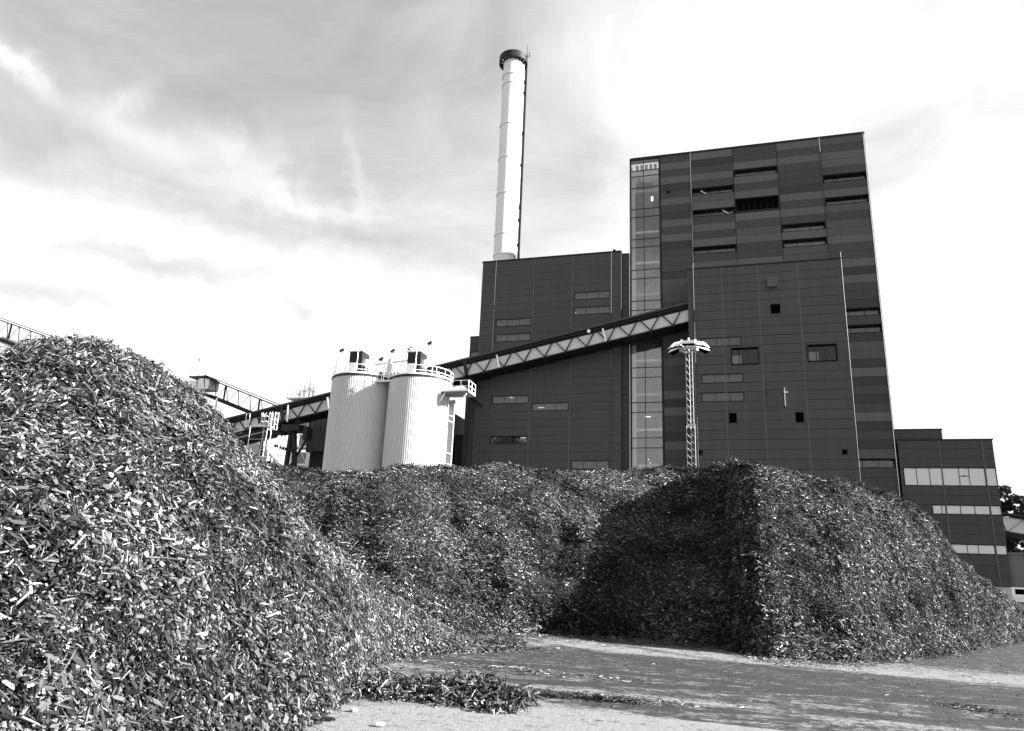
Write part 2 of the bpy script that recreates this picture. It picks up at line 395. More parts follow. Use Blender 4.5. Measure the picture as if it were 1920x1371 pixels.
def chip_mat():
    mt = bpy.data.materials.new('wood_chips'); mt.use_nodes = True; nt = mt.node_tree; b = nt.nodes['Principled BSDF']
    at = ND(nt, 'ShaderNodeAttribute', attribute_name='tone')
    oi = ND(nt, 'ShaderNodeObjectInfo')
    tc = ND(nt, 'ShaderNodeTexCoord')
    n = ND(nt, 'ShaderNodeTexNoise', {'Vector': ND(nt, 'ShaderNodeMapping', {'Vector': tc.outputs['Object'], 'Scale': (60, 260, 60)}).outputs[0], 'Scale': 1., 'Detail': 4.})
    x = MATH(nt, 'MULTIPLY', at.outputs['Fac'], MATH(nt, 'MULTIPLY_ADD', oi.outputs['Random'], .35, .82))
    x = MATH(nt, 'MULTIPLY', x, MATH(nt, 'MULTIPLY_ADD', n.outputs[0], .7, .65))
    geo = ND(nt, 'ShaderNodeNewGeometry')
    dn = ND(nt, 'ShaderNodeTexNoise', {'Vector': geo.outputs['Position'], 'Scale': .42, 'Detail': 5., 'Roughness': .65})
    x = MATH(nt, 'MULTIPLY', x, SMOOTH(nt, dn.outputs[0], .36, .64, .50, 1.45))
    nt.links.new(ND(nt, 'ShaderNodeCombineColor', {0: x, 1: x, 2: x}).outputs[0], b.inputs['Base Color'])
    b.inputs['Roughness'].default_value = .75; b.inputs['Specular IOR Level'].default_value = .07
    return mt
CHIP = chip_mat()
def mound_mat():
    mt = bpy.data.materials.new('chip_fines'); mt.use_nodes = True; nt = mt.node_tree; b = nt.nodes['Principled BSDF']
    geo = ND(nt, 'ShaderNodeNewGeometry'); P = geo.outputs['Position']
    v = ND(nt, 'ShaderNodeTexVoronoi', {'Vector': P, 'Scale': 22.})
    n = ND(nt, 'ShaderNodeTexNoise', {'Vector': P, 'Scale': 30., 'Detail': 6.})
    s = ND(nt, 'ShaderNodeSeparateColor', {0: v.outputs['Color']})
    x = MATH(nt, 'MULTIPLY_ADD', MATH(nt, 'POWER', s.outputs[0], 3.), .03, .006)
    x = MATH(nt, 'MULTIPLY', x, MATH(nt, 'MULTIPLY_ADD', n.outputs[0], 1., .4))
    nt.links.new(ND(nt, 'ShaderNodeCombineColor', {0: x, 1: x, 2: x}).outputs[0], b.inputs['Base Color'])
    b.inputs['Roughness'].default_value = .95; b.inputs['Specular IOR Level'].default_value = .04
    bn = ND(nt, 'ShaderNodeBump', {'Height': MATH(nt, 'ADD', v.outputs['Distance'], n.outputs[0]), 'Strength': 1., 'Distance': .06})
    nt.links.new(bn.outputs[0], b.inputs['Normal'])
    return mt
MOUND = mound_mat()

def chip_shape(L, W, T, kind):
    """irregular six-sided splinter lying along x; returns verts (12,3)"""
    r = rng.uniform
    if kind == 2:     # stick
        o = [(-.5, r(-.2, .2)), (-.42, -.5*r(.5, 1)), (.40, -.5*r(.4, 1)), (.5, r(-.3, .3)), (.36, .5*r(.4, 1)), (-.44, .5*r(.5, 1))]
    elif kind == 0:   # shard with a drawn-out point
        k = r(.1, .5)
        o = [(-.5+r(0, .05), r(-.4, .4)), (-.5+r(.0, .2), -.5*r(.5, 1)), (r(.1, .45), -.5*r(.35, 1)), (.5, r(-.4, .4)*k), (r(.1, .47), .5*r(.25, 1)), (-.5+r(.0, .3), .5*r(.6, 1))]
    else:             # bark flake
        o = [(-.5*r(.8, 1), r(-.3, .3)), (-.40*r(.7, 1.1), -.5*r(.6, 1)), (.38*r(.6, 1.2), -.5*r(.5, 1)), (.5*r(.75, 1), r(-.3, .3)), (.36*r(.5, 1.3), .5*r(.5, 1)), (-.36*r(.5, 1.3), .5*r(.6, 1))]
    v = np.array([(a*L, b*W, 0) for a, b in o]); bend = r(-.08, .08)*L
    top = v+np.array([0, 0, T]); top[:, :2] *= r(.72, .96)
    out = np.concatenate([v, top])
    out[:, 2] += bend*(out[:, 0]/L*2)**2+r(-.12, .12)*out[:, 1]
    out[:, 1] += r(-.10, .10)*out[:, 0]+r(-.35, .35)*W*(out[:, 0]/L*2)**2
    return out
BOXF = np.array([(5,4,3,0),(3,2,1,0),(6,7,8,9),(9,10,11,6)]+[(q, (q+1) % 6, 6+(q+1) % 6, 6+q) for q in range(6)])
NF, NV = len(BOXF), 12
def chip_dims(big=0.):
    t = rng.random()
    if t < .40: L = np.exp(rng.normal(math.log(.075), .45)); W = L*rng.uniform(.10, .32); T = W*rng.uniform(.12, .4); k = 0
    elif t < .70: L = np.exp(rng.normal(math.log(.050), .50)); W = L*rng.uniform(.45, .85); T = L*rng.uniform(.06, .18); k = 1
    else: L = np.exp(rng.normal(math.log(.11), .45)); W = L*rng.uniform(.05, .13); T = W*rng.uniform(.5, .9); k = 2
    L = min(L, .21+.03*rng.random()); W = min(W, .044+.014*rng.random()); T = min(T, .011); return L*(1+big), W*(1+big), T*(1+big), k
def tone():
    t = rng.random()
    if t < .47: return rng.uniform(.003, .012)  # large near-black share, also paints in the shadow of gaps between chips
    if t < .79: return rng.uniform(.018, .052)
    if t < .95: return rng.uniform(.06, .125)
    return rng.uniform(.17, .36)
def rotm(ax, ay, az_):
    cx, sx, cy, sy, cz, sz = math.cos(ax), math.sin(ax), math.cos(ay), math.sin(ay), math.cos(az_), math.sin(az_)
    return np.array([[cz,-sz,0],[sz,cz,0],[0,0,1]])@np.array([[cy,0,sy],[0,1,0],[-sy,0,cy]])@np.array([[1,0,0],[0,cx,-sx],[0,sx,cx]])
def clump(name, n, R, tilt=.34, scale=1., dens_z=.07, tm=1.):
    V = []; Fc = []; T = []
    for i in range(n):
        L, W, Tk, k = chip_dims(); v = chip_shape(L*scale, W*scale, Tk*scale, k)
        a = rng.uniform(0, 2*math.pi); rr = R*math.sqrt(rng.random())
        M = rotm(rng.normal(0, tilt), rng.normal(0, tilt), rng.normal(0, .62)+ (math.pi if rng.random() < .5 else 0))
        v = v@M.T+np.array([rr*math.cos(a), rr*math.sin(a), rng.uniform(-.02, dens_z)])
        Fc.append(BOXF+NV*i); V.append(v); t_ = tone()*tm; t_ = min(t_, .10) if L*W*scale*scale > .0042 else t_; T += [t_]*NF
    me = bpy.data.meshes.new(name); me.from_pydata(np.concatenate(V).tolist(), [], np.concatenate(Fc).tolist())
    me.materials.append(CHIP)
    at = me.attributes.new('tone', 'FLOAT', 'FACE'); at.data.foreach_set('value', np.array(T, 'f'))
    me.update(); return bpy.data.objects.new(name, me)
def instancer(name, pts, nrm_rot, scl, idx, sources, parent, label=None, cat=None):
    me = bpy.data.meshes.new(name); me.from_pydata(pts.tolist(), [], [])
    a = me.attributes.new('rot', 'FLOAT_VECTOR', 'POINT'); a.data.foreach_set('vector', nrm_rot.astype('f').ravel())
    a = me.attributes.new('scl', 'FLOAT', 'POINT'); a.data.foreach_set('value', scl.astype('f'))
    a = me.attributes.new('idx', 'INT', 'POINT'); a.data.foreach_set('value', idx.astype('i'))
    o = bpy.data.objects.new(name, me); C.objects.link(o)
    if parent: o.parent = parent; o.location = -wloc(parent)
    ng = bpy.data.node_groups.new(name, 'GeometryNodeTree')
    ng.interface.new_socket('Geometry', in_out='INPUT', socket_type='NodeSocketGeometry')
    ng.interface.new_socket('Geometry', in_out='OUTPUT', socket_type='NodeSocketGeometry')
    gi = ng.nodes.new('NodeGroupInput'); go = ng.nodes.new('NodeGroupOutput')
    jn = ng.nodes.new('GeometryNodeJoinGeometry')
    for s in reversed(sources):
        oi = ng.nodes.new('GeometryNodeObjectInfo'); oi.inputs['Object'].default_value = s; oi.inputs['As Instance'].default_value = True
        ng.links.new(oi.outputs['Geometry'], jn.inputs[0])
    ip = ng.nodes.new('GeometryNodeInstanceOnPoints'); ip.inputs['Pick Instance'].default_value = True
    def attr(nm, typ):
        n = ng.nodes.new('GeometryNodeInputNamedAttribute'); n.data_type = typ; n.inputs['Name'].default_value = nm
        return n.outputs['Attribute']
    ng.links.new(gi.outputs[0], ip.inputs['Points']); ng.links.new(jn.outputs[0], ip.inputs['Instance'])
    ng.links.new(attr('idx', 'INT'), ip.inputs['Instance Index'])
    er = ng.nodes.new('FunctionNodeEulerToRotation'); ng.links.new(attr('rot', 'FLOAT_VECTOR'), er.inputs[0])
    ng.links.new(er.outputs[0], ip.inputs['Rotation']); ng.links.new(attr('scl', 'FLOAT'), ip.inputs['Scale'])
    ng.links.new(ip.outputs[0], go.inputs[0])
    md = o.modifiers.new('instances', 'NODES'); md.node_group = ng
    tag(o, label, cat, kind='stuff')
    return o
def euler_from_normals(N, spin):
    """frames with z on the normal and x along the slope's east-west line, turned by spin"""
    out = np.zeros_like(N)
    for i, n in enumerate(N):
        n = Vector(n).normalized(); x = (Vector((1, 0, 0))-n*n.x).normalized(); y = n.cross(x)
        M = Matrix((x, y, n)).transposed()@Matrix.Rotation(spin[i], 3, 'Z')
        out[i] = M.to_euler()
    return out
def sample_heap(P, U, n, dens):
    """random points and normals on the heap skin, by area x dens"""
    a, b, c, d = P[:-1, :-1], P[1:, :-1], P[1:, 1:], P[:-1, 1:]
    N = np.cross(b-a, d-a); A = np.linalg.norm(N, axis=-1); um = (U[:-1]+U[1:])/2
    ctr = (a+c)/2
    w = (A*dens(ctr, um[None, :])).ravel(); w /= w.sum()
    ii = rng.choice(len(w), n, p=w)
    s, t = rng.random((n, 1)), rng.random((n, 1))
    A4 = [x.reshape(-1, 3)[ii] for x in (a, b, c, d)]
    p = (A4[0]*(1-s)+A4[1]*s)*(1-t)+(A4[3]*(1-s)+A4[2]*s)*t
    nn = N.reshape(-1, 3)[ii]; nn /= np.linalg.norm(nn, axis=1)[:, None]+1e-9
    nn[nn[:, 2] < 0] *= -1
    return p, nn
def clump_set(tm):
    return ([clump('chip_clump', 105, .34, scale=.80, tm=tm) for _ in range(14)]+[clump('chip_clump_fine', 150, .32, scale=.5, dens_z=.05, tm=tm*.8) for _ in range(4)]
            +[clump('chip_clump_coarse', 76, .36, scale=1.08, dens_z=.10, tm=tm) for _ in range(10)])
CLN = clump_set(1.35); CLB = clump_set(1.3)
CLS = [clump('chip_sprinkle', 9, .40, tilt=.15, scale=.85, dens_z=.012, tm=1.3) for _ in range(5)]
CLW = [clump('chip_windrow_clump', 60, .36, tilt=.45, scale=1.5, dens_z=.08, tm=2.0) for _ in range(5)]
SING = []
for i in range(10):
    L, W, T, k = chip_dims(); k = i % 3
    L = [.17, .10, .26][k]*rng.uniform(.8, 1.2); W = [.04, .07, .02][k]; T = [.012, .010, .012][k]
    v = chip_shape(L, W, T, k); tn = [.10, .24, .06, .14, .04, .26, .08, .05, .12, .035][i]
    me = bpy.data.meshes.new('wood_chip'); me.from_pydata(v.tolist(), [], BOXF.tolist()); me.materials.append(CHIP)
    at = me.attributes.new('tone', 'FLOAT', 'FACE'); at.data.foreach_set('value', np.full(NF, tn, 'f')); me.update(); SING.append(me)

# ------------------------------------------------------------------ ground
def ground():
    mt = bpy.data.materials.new('yard_surface'); mt.use_nodes = True; nt = mt.node_tree; b = nt.nodes['Principled BSDF']
    geo = ND(nt, 'ShaderNodeNewGeometry'); P = geo.outputs['Position']
    sep = ND(nt, 'ShaderNodeSeparateXYZ', {0: P})
    st = ND(nt, 'ShaderNodeMapping', {'Vector': P, 'Rotation': (0, 0, .10), 'Scale': (.26, 1.0, 1)})
    n1 = ND(nt, 'ShaderNodeTexNoise', {'Vector': st.outputs[0], 'Scale': 1.3, 'Detail': 8., 'Roughness': .62, 'Distortion': .3})
    n2 = ND(nt, 'ShaderNodeTexNoise', {'Vector': ND(nt, 'ShaderNodeMapping', {'Vector': P, 'Rotation': (0, 0, .06), 'Scale': (.9, 2.0, 1)}).outputs[0], 'Scale': 2.5, 'Detail': 9., 'Roughness': .7})
    n3 = ND(nt, 'ShaderNodeTexNoise', {'Vector': P, 'Scale': 45., 'Detail': 5., 'Roughness': .7})
    n4 = ND(nt, 'ShaderNodeTexNoise', {'Vector': P, 'Scale': 9., 'Detail': 8., 'Roughness': .7})
    vv = MATH(nt, 'ADD', sep.outputs[1], MATH(nt, 'MULTIPLY', sep.outputs[0], .10))
    vv = MATH(nt, 'ADD', vv, MATH(nt, 'MULTIPLY', MATH(nt, 'SUBTRACT', n1.outputs[0], .5), 2.6))
    rp = ND(nt, 'ShaderNodeValToRGB', {0: MATH(nt, 'DIVIDE', vv, 30.)}); cr = rp.color_ramp
    stops = [(0, .95), (10.0, .95), (10.3, .26), (10.85, .26), (11.2, .66), (12.0, .50), (12.7, .18), (13.6, .30), (14.4, .16), (15.6, .08), (17.0, .12), (17.7, .80), (19.3, .62), (20.2, .15), (24, .1)]
    while len(cr.elements) < len(stops): cr.elements.new(.5)
    for e, (p, v) in zip(cr.elements, stops): e.position = p/30.; e.color = (v, v, v, 1)
    x = MATH(nt, 'ADD', rp.outputs[0], MATH(nt, 'MULTIPLY', MATH(nt, 'SUBTRACT', n2.outputs[0], .5), 2.6))
    x = MATH(nt, 'ADD', x, MATH(nt, 'MULTIPLY', MATH(nt, 'SUBTRACT', n4.outputs[0], .5), 2.2), clamp=True)
    # wheel tracks of the loaders: pairs of curved dark bands
    def arc(cx, cy, rad, wd, acc, amt):
        dx = MATH(nt, 'SUBTRACT', sep.outputs[0], cx); dy = MATH(nt, 'SUBTRACT', sep.outputs[1], cy)
        d = MATH(nt, 'SQRT', MATH(nt, 'ADD', MATH(nt, 'MULTIPLY', dx, dx), MATH(nt, 'MULTIPLY', dy, dy)))
        d = MATH(nt, 'ABSOLUTE', MATH(nt, 'SUBTRACT', MATH(nt, 'MULTIPLY_ADD', MATH(nt, 'SUBTRACT', n2.outputs[0], .5), .35, d), rad))
        return MATH(nt, 'SUBTRACT', acc, MATH(nt, 'MULTIPLY', SMOOTH(nt, d, wd*.45, wd, 1., 0.), MATH(nt, 'MULTIPLY', n4.outputs[0], amt)))
    for q in ((9., -16., 28.6, .34), (9., -16., 30.6, .34), (-4., -22., 34.2, .30), (-4., -22., 36.1, .30), (16., 40., 27.8, .3), (16., 40., 29.6, .3)):
        x = arc(*q, x, .55)
    x = SMOOTH(nt, x, .10, .95)
    x = MATH(nt, 'MULTIPLY_ADD', x, .155, .020)
    x = MATH(nt, 'MULTIPLY', x, MATH(nt, 'MULTIPLY_ADD', n3.outputs[0], 1.7, .15))
    nt.links.new(ND(nt, 'ShaderNodeCombineColor', {0: x, 1: x, 2: x}).outputs[0], b.inputs['Base Color'])
    b.inputs['Roughness'].default_value = .88; b.inputs['Specular IOR Level'].default_value = .25
    bn = ND(nt, 'ShaderNodeBump', {'Height': MATH(nt, 'ADD', n3.outputs[0], MATH(nt, 'MULTIPLY', n4.outputs[0], 2.)), 'Strength': .9, 'Distance': .025})
    nt.links.new(bn.outputs[0], b.inputs['Normal'])
    g = MB(); S = 2500
    g.v = [(-S, -S, 0), (S, -S, 0), (S, S, 0), (-S, S, 0)]; g.f = [(0, 1, 2, 3)]
    tag(g.build('ground', mt), kind='structure')
ground()

# ------------------------------------------------------------------ boiler house (tall tower)
def boiler_house():
    r = thing('boiler_house', (3.6, 90, 0), 'tallest dark building clad in horizontal panels of mixed greys with a glazed stair shaft', 'building')
    H = 1.067; TOP = 57.12; Y = 90.
    bays = [(-7.15, -3.15), (-3.15, 2.35), (2.35, 7.85), (7.85, 13.15), (13.15, 18.42)]
    tones = ['DLDLXDLDXLDLXDDDXMMMDDDDDDDMDDDLXLDDXLDDDMDMDM',
             'LXDLDWMLWDLDLWDLLDDMDLDDDMDDDD',
             'DDLWLDLVVLDMLDDLLDMDLDDDMDDDD',
             'LDLDDDXLDLDWLWMMDLDMDDDD',
             'MDLLDWDLWMDMMLDDLXLDDXWDWXMMXLXDXDLXDXMWDDDD']
    MM = {'L': PL, 'M': PM, 'D': PD, 'X': PX}
    b = MB(); b.box(-7.2, 18.36, 91.0, 116, 0, 57.0); b.box(-11.3, -7.2, 94.2, 116, 0, 57.0); b.build('core_wall', CORE, r)
    for bi, (x0, x1) in enumerate(bays):
        s = tones[bi]
        zmin = {0: 9, 1: 33, 2: 33, 3: 33, 4: 9}[bi]
        k = 0
        while TOP-k*H > zmin:
            c = s[k] if k < len(s) else 'D'
            z1 = TOP-k*H; z0 = z1-H
            if c == 'W':
                br = None
                if (bi, k) == (1, 5): br = [(-1.9, z1-.25, -1.2, z0+.25, .22)]
                if (bi, k) == (1, 8): br = [(.8, z1-.2, 1.5, z0+.3, .22)]
                lit = {(3, 11): INTL, (3, 13): INTL, (2, 3): INTL, (4, 5): INT, (1, 13): INT}.get((bi, k))
                window(r, x0+.12, x1-.12, z0, z1, Y, 3, rec=.60, inner=INT if lit is INTL else INTD, brace=br, inlit=lit)
            elif c == 'V':
                if s[k-1] != 'V':
                    w = MB(); zb = z1-2*H
                    for a in ((x0+.1, x1-.1, z1-.08, z1-.03), (x0+.1, x1-.1, zb+.03, zb+.3), (x0+.1, x0+.16, zb+.3, z1-.08), (x1-.16, x1-.1, zb+.3, z1-.08)):
                        w.box(a[0], a[1], Y-.02, Y+.85, a[2], a[3])
                    lv = w.build('louvre', TRIM, r)
                    q = MB(); q.box(x0+.16, x1-.16, Y+.62, Y+.72, zb+.3, z1-.08); q.build('louvre_back', BLACKV, lv)
                    for i in range(7):
                        x = x0+.16+(x1-x0-.32)*(i+.5)/7
                        q = MB(); q.box(x-.24, x-.20, Y+.55, Y+.60, zb+.3, z1-.1); q.build('slat', TRIM, lv)
            else:
                panel(r, x0, x1, z0, z1, Y, MM[c])
            k += 1
    # raised cassettes: the panels above each ribbon window stand proud, so vertical edges show
    for x in (-3.15, 2.35, 7.85, 13.15): cover(r, x, Y, 33 if x > -3 and x < 10 else 9, TOP, m=TRIM, w=.07)
    b = MB(); b.box(-11.36, 18.5, 89.93, 91.2, 57.12, 57.4); b.build('parapet', TRIM, r)
    b = MB(); b.box(-11.3, -11.2, 89.95, 94.3, 9, 57.12); b.box(-7.3, -7.15, 89.93, 91.1, 9, 57.1); b.box(18.3, 18.42, 90.02, 91.2, 9, 57.1)
    b.build('corner_trim', TRIM, r)
    b = MB(); b.box(-11.39, -11.33, 89.9, 90.0, 9, 57.45); b.build('corner_trim', WHITE, r)
    downpipe(r, -3.15, Y, 30, 57.2); downpipe(r, 13.1, Y, 38.5, 57.2); downpipe(r, 18.28, Y, 6, 57.2)
    # glazed stair shaft
    zs = [57.0, 55.35, 54.48, 52.72, 49.5, 48.3, 45.05, 43.85, 40.6, 39.35, 36.2, 34.95, 31.5, 30.3, 27.15, 25.85, 22.6, 21.35, 18.1, 16.85, 13.6, 12.3, 9.]
    sh = MB()
    for z in zs: sh.box(-11.2, -7.3, 89.97, 90.08, z-.045, z+.045)
    for x in (-11.15, -9.42, -7.35): sh.box(x-.04, x+.04, 89.985, 90.07, 9, 57.08)
    sh = sh.build('stair_glazing', TRIM, r)
    for i in range(len(zs)-1):
        for (xa, xb) in ((-11.11, -9.46), (-9.38, -7.39)):
            b = MB(); b.box(xa, xb, 90.0, 90.03, zs[i+1]+.045, zs[i]-.045)
            b.build('pane', GLS, sh)
    b = MB(); b.box(-11.1, -9.46, 90.1, 90.16, 54.55, 55.3); b.box(-9.38, -7.4, 90.1, 90.16, 54.55, 55.3); b.build('spandrel', INTL, sh)
    b = MB(); b.box(-11.19, -7.21, 94.0, 94.15, 9, 57.05); b.box(-7.3, -7.21, 90.2, 94.0, 9, 57.05); b.build('shaft_wall', INT, r)
    b = MB(); b.box(-11.12, -10.62, 90.35, 90.7, 9, 54.4); b.build('column', INTL, r)
    for i, z in enumerate([54.48, 48.3, 43.85, 39.35, 34.95, 30.3, 25.85, 21.35, 16.85, 12.3]):
        b = MB(); b.box(-10.6, -7.32, 90.4, 94.0, z-2.2, z-2.0); b.box(-10.6, -7.32, 90.3, 90.4, z-2.32, z-1.98); b.build('landing', INTL if i % 3 else INT, r)
        b = MB(); s_ = 1 if i % 2 else -1
        b.bar((-9.2-s_*1.2, 92.8, z-2.0), (-9.2+s_*1.2, 92.8, z+1.1), .9, .18); b.build('stair_flight', INT, r)
    for z0, z1 in ((45.6, 54.0), (39.9, 44.9), (22.8, 27), (17.2, 20.8), (12.5, 16.4)):
        b = MB(); b.box(-10.5, -8.3, 91.0, 93.9, z0, z1); b.build('lift_shaft', mat('shaft_dark', .09, .8, namp=.3, nscale=.6), r)
    b = MB(); b.box(-9.6, -8.9, 91.0, 91.1, 20.95, 21.06); b.build('tube_lamp', TUBE, r)
    for q in range(4):
        b = MB(); b.box(-9.3+q*.22, -9.16+q*.22, 91.0, 91.1, 15.5-q*.42, 15.62-q*.42); b.build('tube_lamp', TUBE, r)
    b = MB(); b.tube((-8.35, 90.6, 50.9), (-8.35, 90.6, 51.5), .16, n=8); b.build('tube_lamp', TUBE, r)
    b = MB(); b.box(-10.75, -7.4, 91.5, 91.7, 55.5, 56.2)
    for i in range(5): b.box(-10.6+i*.62, -10.2+i*.62, 91.2, 91.3, 55.7, 56.9)
    b.build('plant_room_ducts', INTL, r)
    b = MB(); b.tube((-6.1, 90, 51.6), (-6.1, 89.8, 51.6), .16, n=12); b.build('outlet', BLACKV, r)
    b = MB(); b.tube((-11.3, 90, 57.4), (-11.3, 90, 58.0), .04, n=6); b.tube((-11.5, 90, 57.9), (-11.1, 90, 57.9), .05, n=6); b.build('roof_antenna', GALV, r)
boiler_house()

def turbine_hall():
    Y = 89.5; H = 1.075; TOP = 18.45+23*1.075
    r = thing('turbine_hall', (-22, Y, 0), 'dark grey panelled hall left of the tower with scattered ribbon windows', 'building')
    bays = [(-31.85, -29.85), (-29.85, -24.35), (-24.35, -19.0), (-19.0, -13.7), (-13.7, -12.45)]
    b = MB(); b.box(-31.8, -12.5, 90.5, 112, 0, 43.1); b.build('core_wall', CORE, r)
    row = lambda z: round((TOP-z)/H)
    wins = {}
    for bi, zt in ((3, 37.8), (3, 35.65), (1, 34.58), (1, 32.43), (1, 23.83), (2, 22.75), (1, 18.45), (3, 15.22)): wins[(bi, row(zt))] = zt
    facade(r, Y, bays, 0, TOP, H, lambda b_, k: HALL, skip=set(wins))
    for i, ((bi, k), zt) in enumerate(wins.items()):
        x0, x1 = bays[bi]; x0 += .33; x1 -= .16; z1 = TOP-k*H; z0 = z1-H
        panel(r, bays[bi][0], x0, z0, z1, Y, HALL, gap=.01); panel(r, x1, bays[bi][1], z0, z1, Y, HALL, gap=.01)
        kw = {}
        if i == 1: kw = dict(lamp=(x0+.1, x0+.22, z0+.4))
        if i == 2: kw = dict(brace=[(x0+3.1, z0+.1, x0+4.0, z1-.1, .28)])
        if i == 3: kw = dict(brace=[(x0+.7, z0+.1, x0+1.7, z1-.1, .28)])
        if i == 4: kw = dict(lamp=(x0+2.3, x0+2.75, z1-.2))
        if i == 5: kw = dict(brace=[(x0+1.8, z1-.1, x0+3.2, z0+.1, .28)], lamp=(x0+.75, x0+1.6, z0+.5))
        if i == 7: kw = dict(brace=[(x0+3.1, z0+.1, x0+4.4, z1-.1, .3)])
        if i == 6:
            w = window(r, x0, x1, z0, z1, Y, 3, rec=.15, inner=INTD, lamp=(x1-1.0, x1-.25, z1-.25))
            b = MB()
            for q in range(16): b.box(x0+.4+q*.16, x0+.46+q*.16, Y+.4, Y+.46, z0+.1, z1-.1)
            b.build('stacked_sheets', INTL, w)
        else: window(r, x0, x1, z0, z1, Y, 3, rec=.05, inner=ROOM, **kw)
    for x in (-29.85, -24.35, -19.0, -13.7): cover(r, x, Y, 9, TOP)
    b = MB(); b.box(-31.95, -12.38, Y-.06, Y+1.2, TOP, TOP+.22); b.build('parapet', TRIM, r)
    b = MB(); b.box(-31.86, -31.78, Y+.02, Y+1.2, 0, TOP); b.box(-12.47, -12.4, Y-.01, 91.5, 9, TOP); b.build('corner_trim', HALL, r)
    k = 0
    while 43.1-k*H > 9: panel(r, -12.4, -11.4, 43.1-(k+1)*H, 43.1-k*H, 90.3, HALL); k += 1
    b = MB(); b.box(-12.4, -11.4, 90.45, 95, 0, 43.1); b.build('link_wall', CORE, r)
    b = MB(); b.box(-12.38, -11.4, 90.2, 91, 43.1, 43.25); b.build('parapet', TRIM, r)
    downpipe(r, -29.85, Y, 6, TOP+.1); downpipe(r, -13.72, Y, 30.5, TOP+.1); downpipe(r, -13.72, Y, 9, 27)
    b = MB(); b.tube((-13.4, 90, TOP), (-13.4, 90, TOP+.5), .05); b.tube((-13.55, 90, TOP+.62), (-13.25, 89.9, TOP+.42), .12, .16, n=10); b.build('roof_floodlight', TRIM, r)
turbine_hall()

def step_annex():
    r = thing('stair_annex', (-33.4, 93, 0), 'low dark shoulder block stepping down at the outer edge of the hall with one window', 'building')
    H = 1.075; TOP = 33.4; Y = 93.
    b = MB(); b.box(-34.35, -31.9, 94, 110, 0, 33.3); b.build('core_wall', CORE, r)
    k = 0
    while TOP-k*H > 9:
        z1 = TOP-k*H
        if k == 2: window(r, -34.3, -33.0, z1-H, z1, Y, 1, inner=INT); panel(r, -33.0, -31.9, z1-H, z1, Y, HALL)
        else: panel(r, -34.4, -31.9, z1-H, z1, Y, HALL)
        k += 1
    b = MB(); b.box(-34.45, -31.9, Y-.05, Y+1.2, TOP, TOP+.15); b.build('parapet', TRIM, r)
    b = MB(); b.box(-34.4, -34.3, Y+.02, 94.2, 0, TOP); b.build('corner_trim', HALL, r)
step_annex()

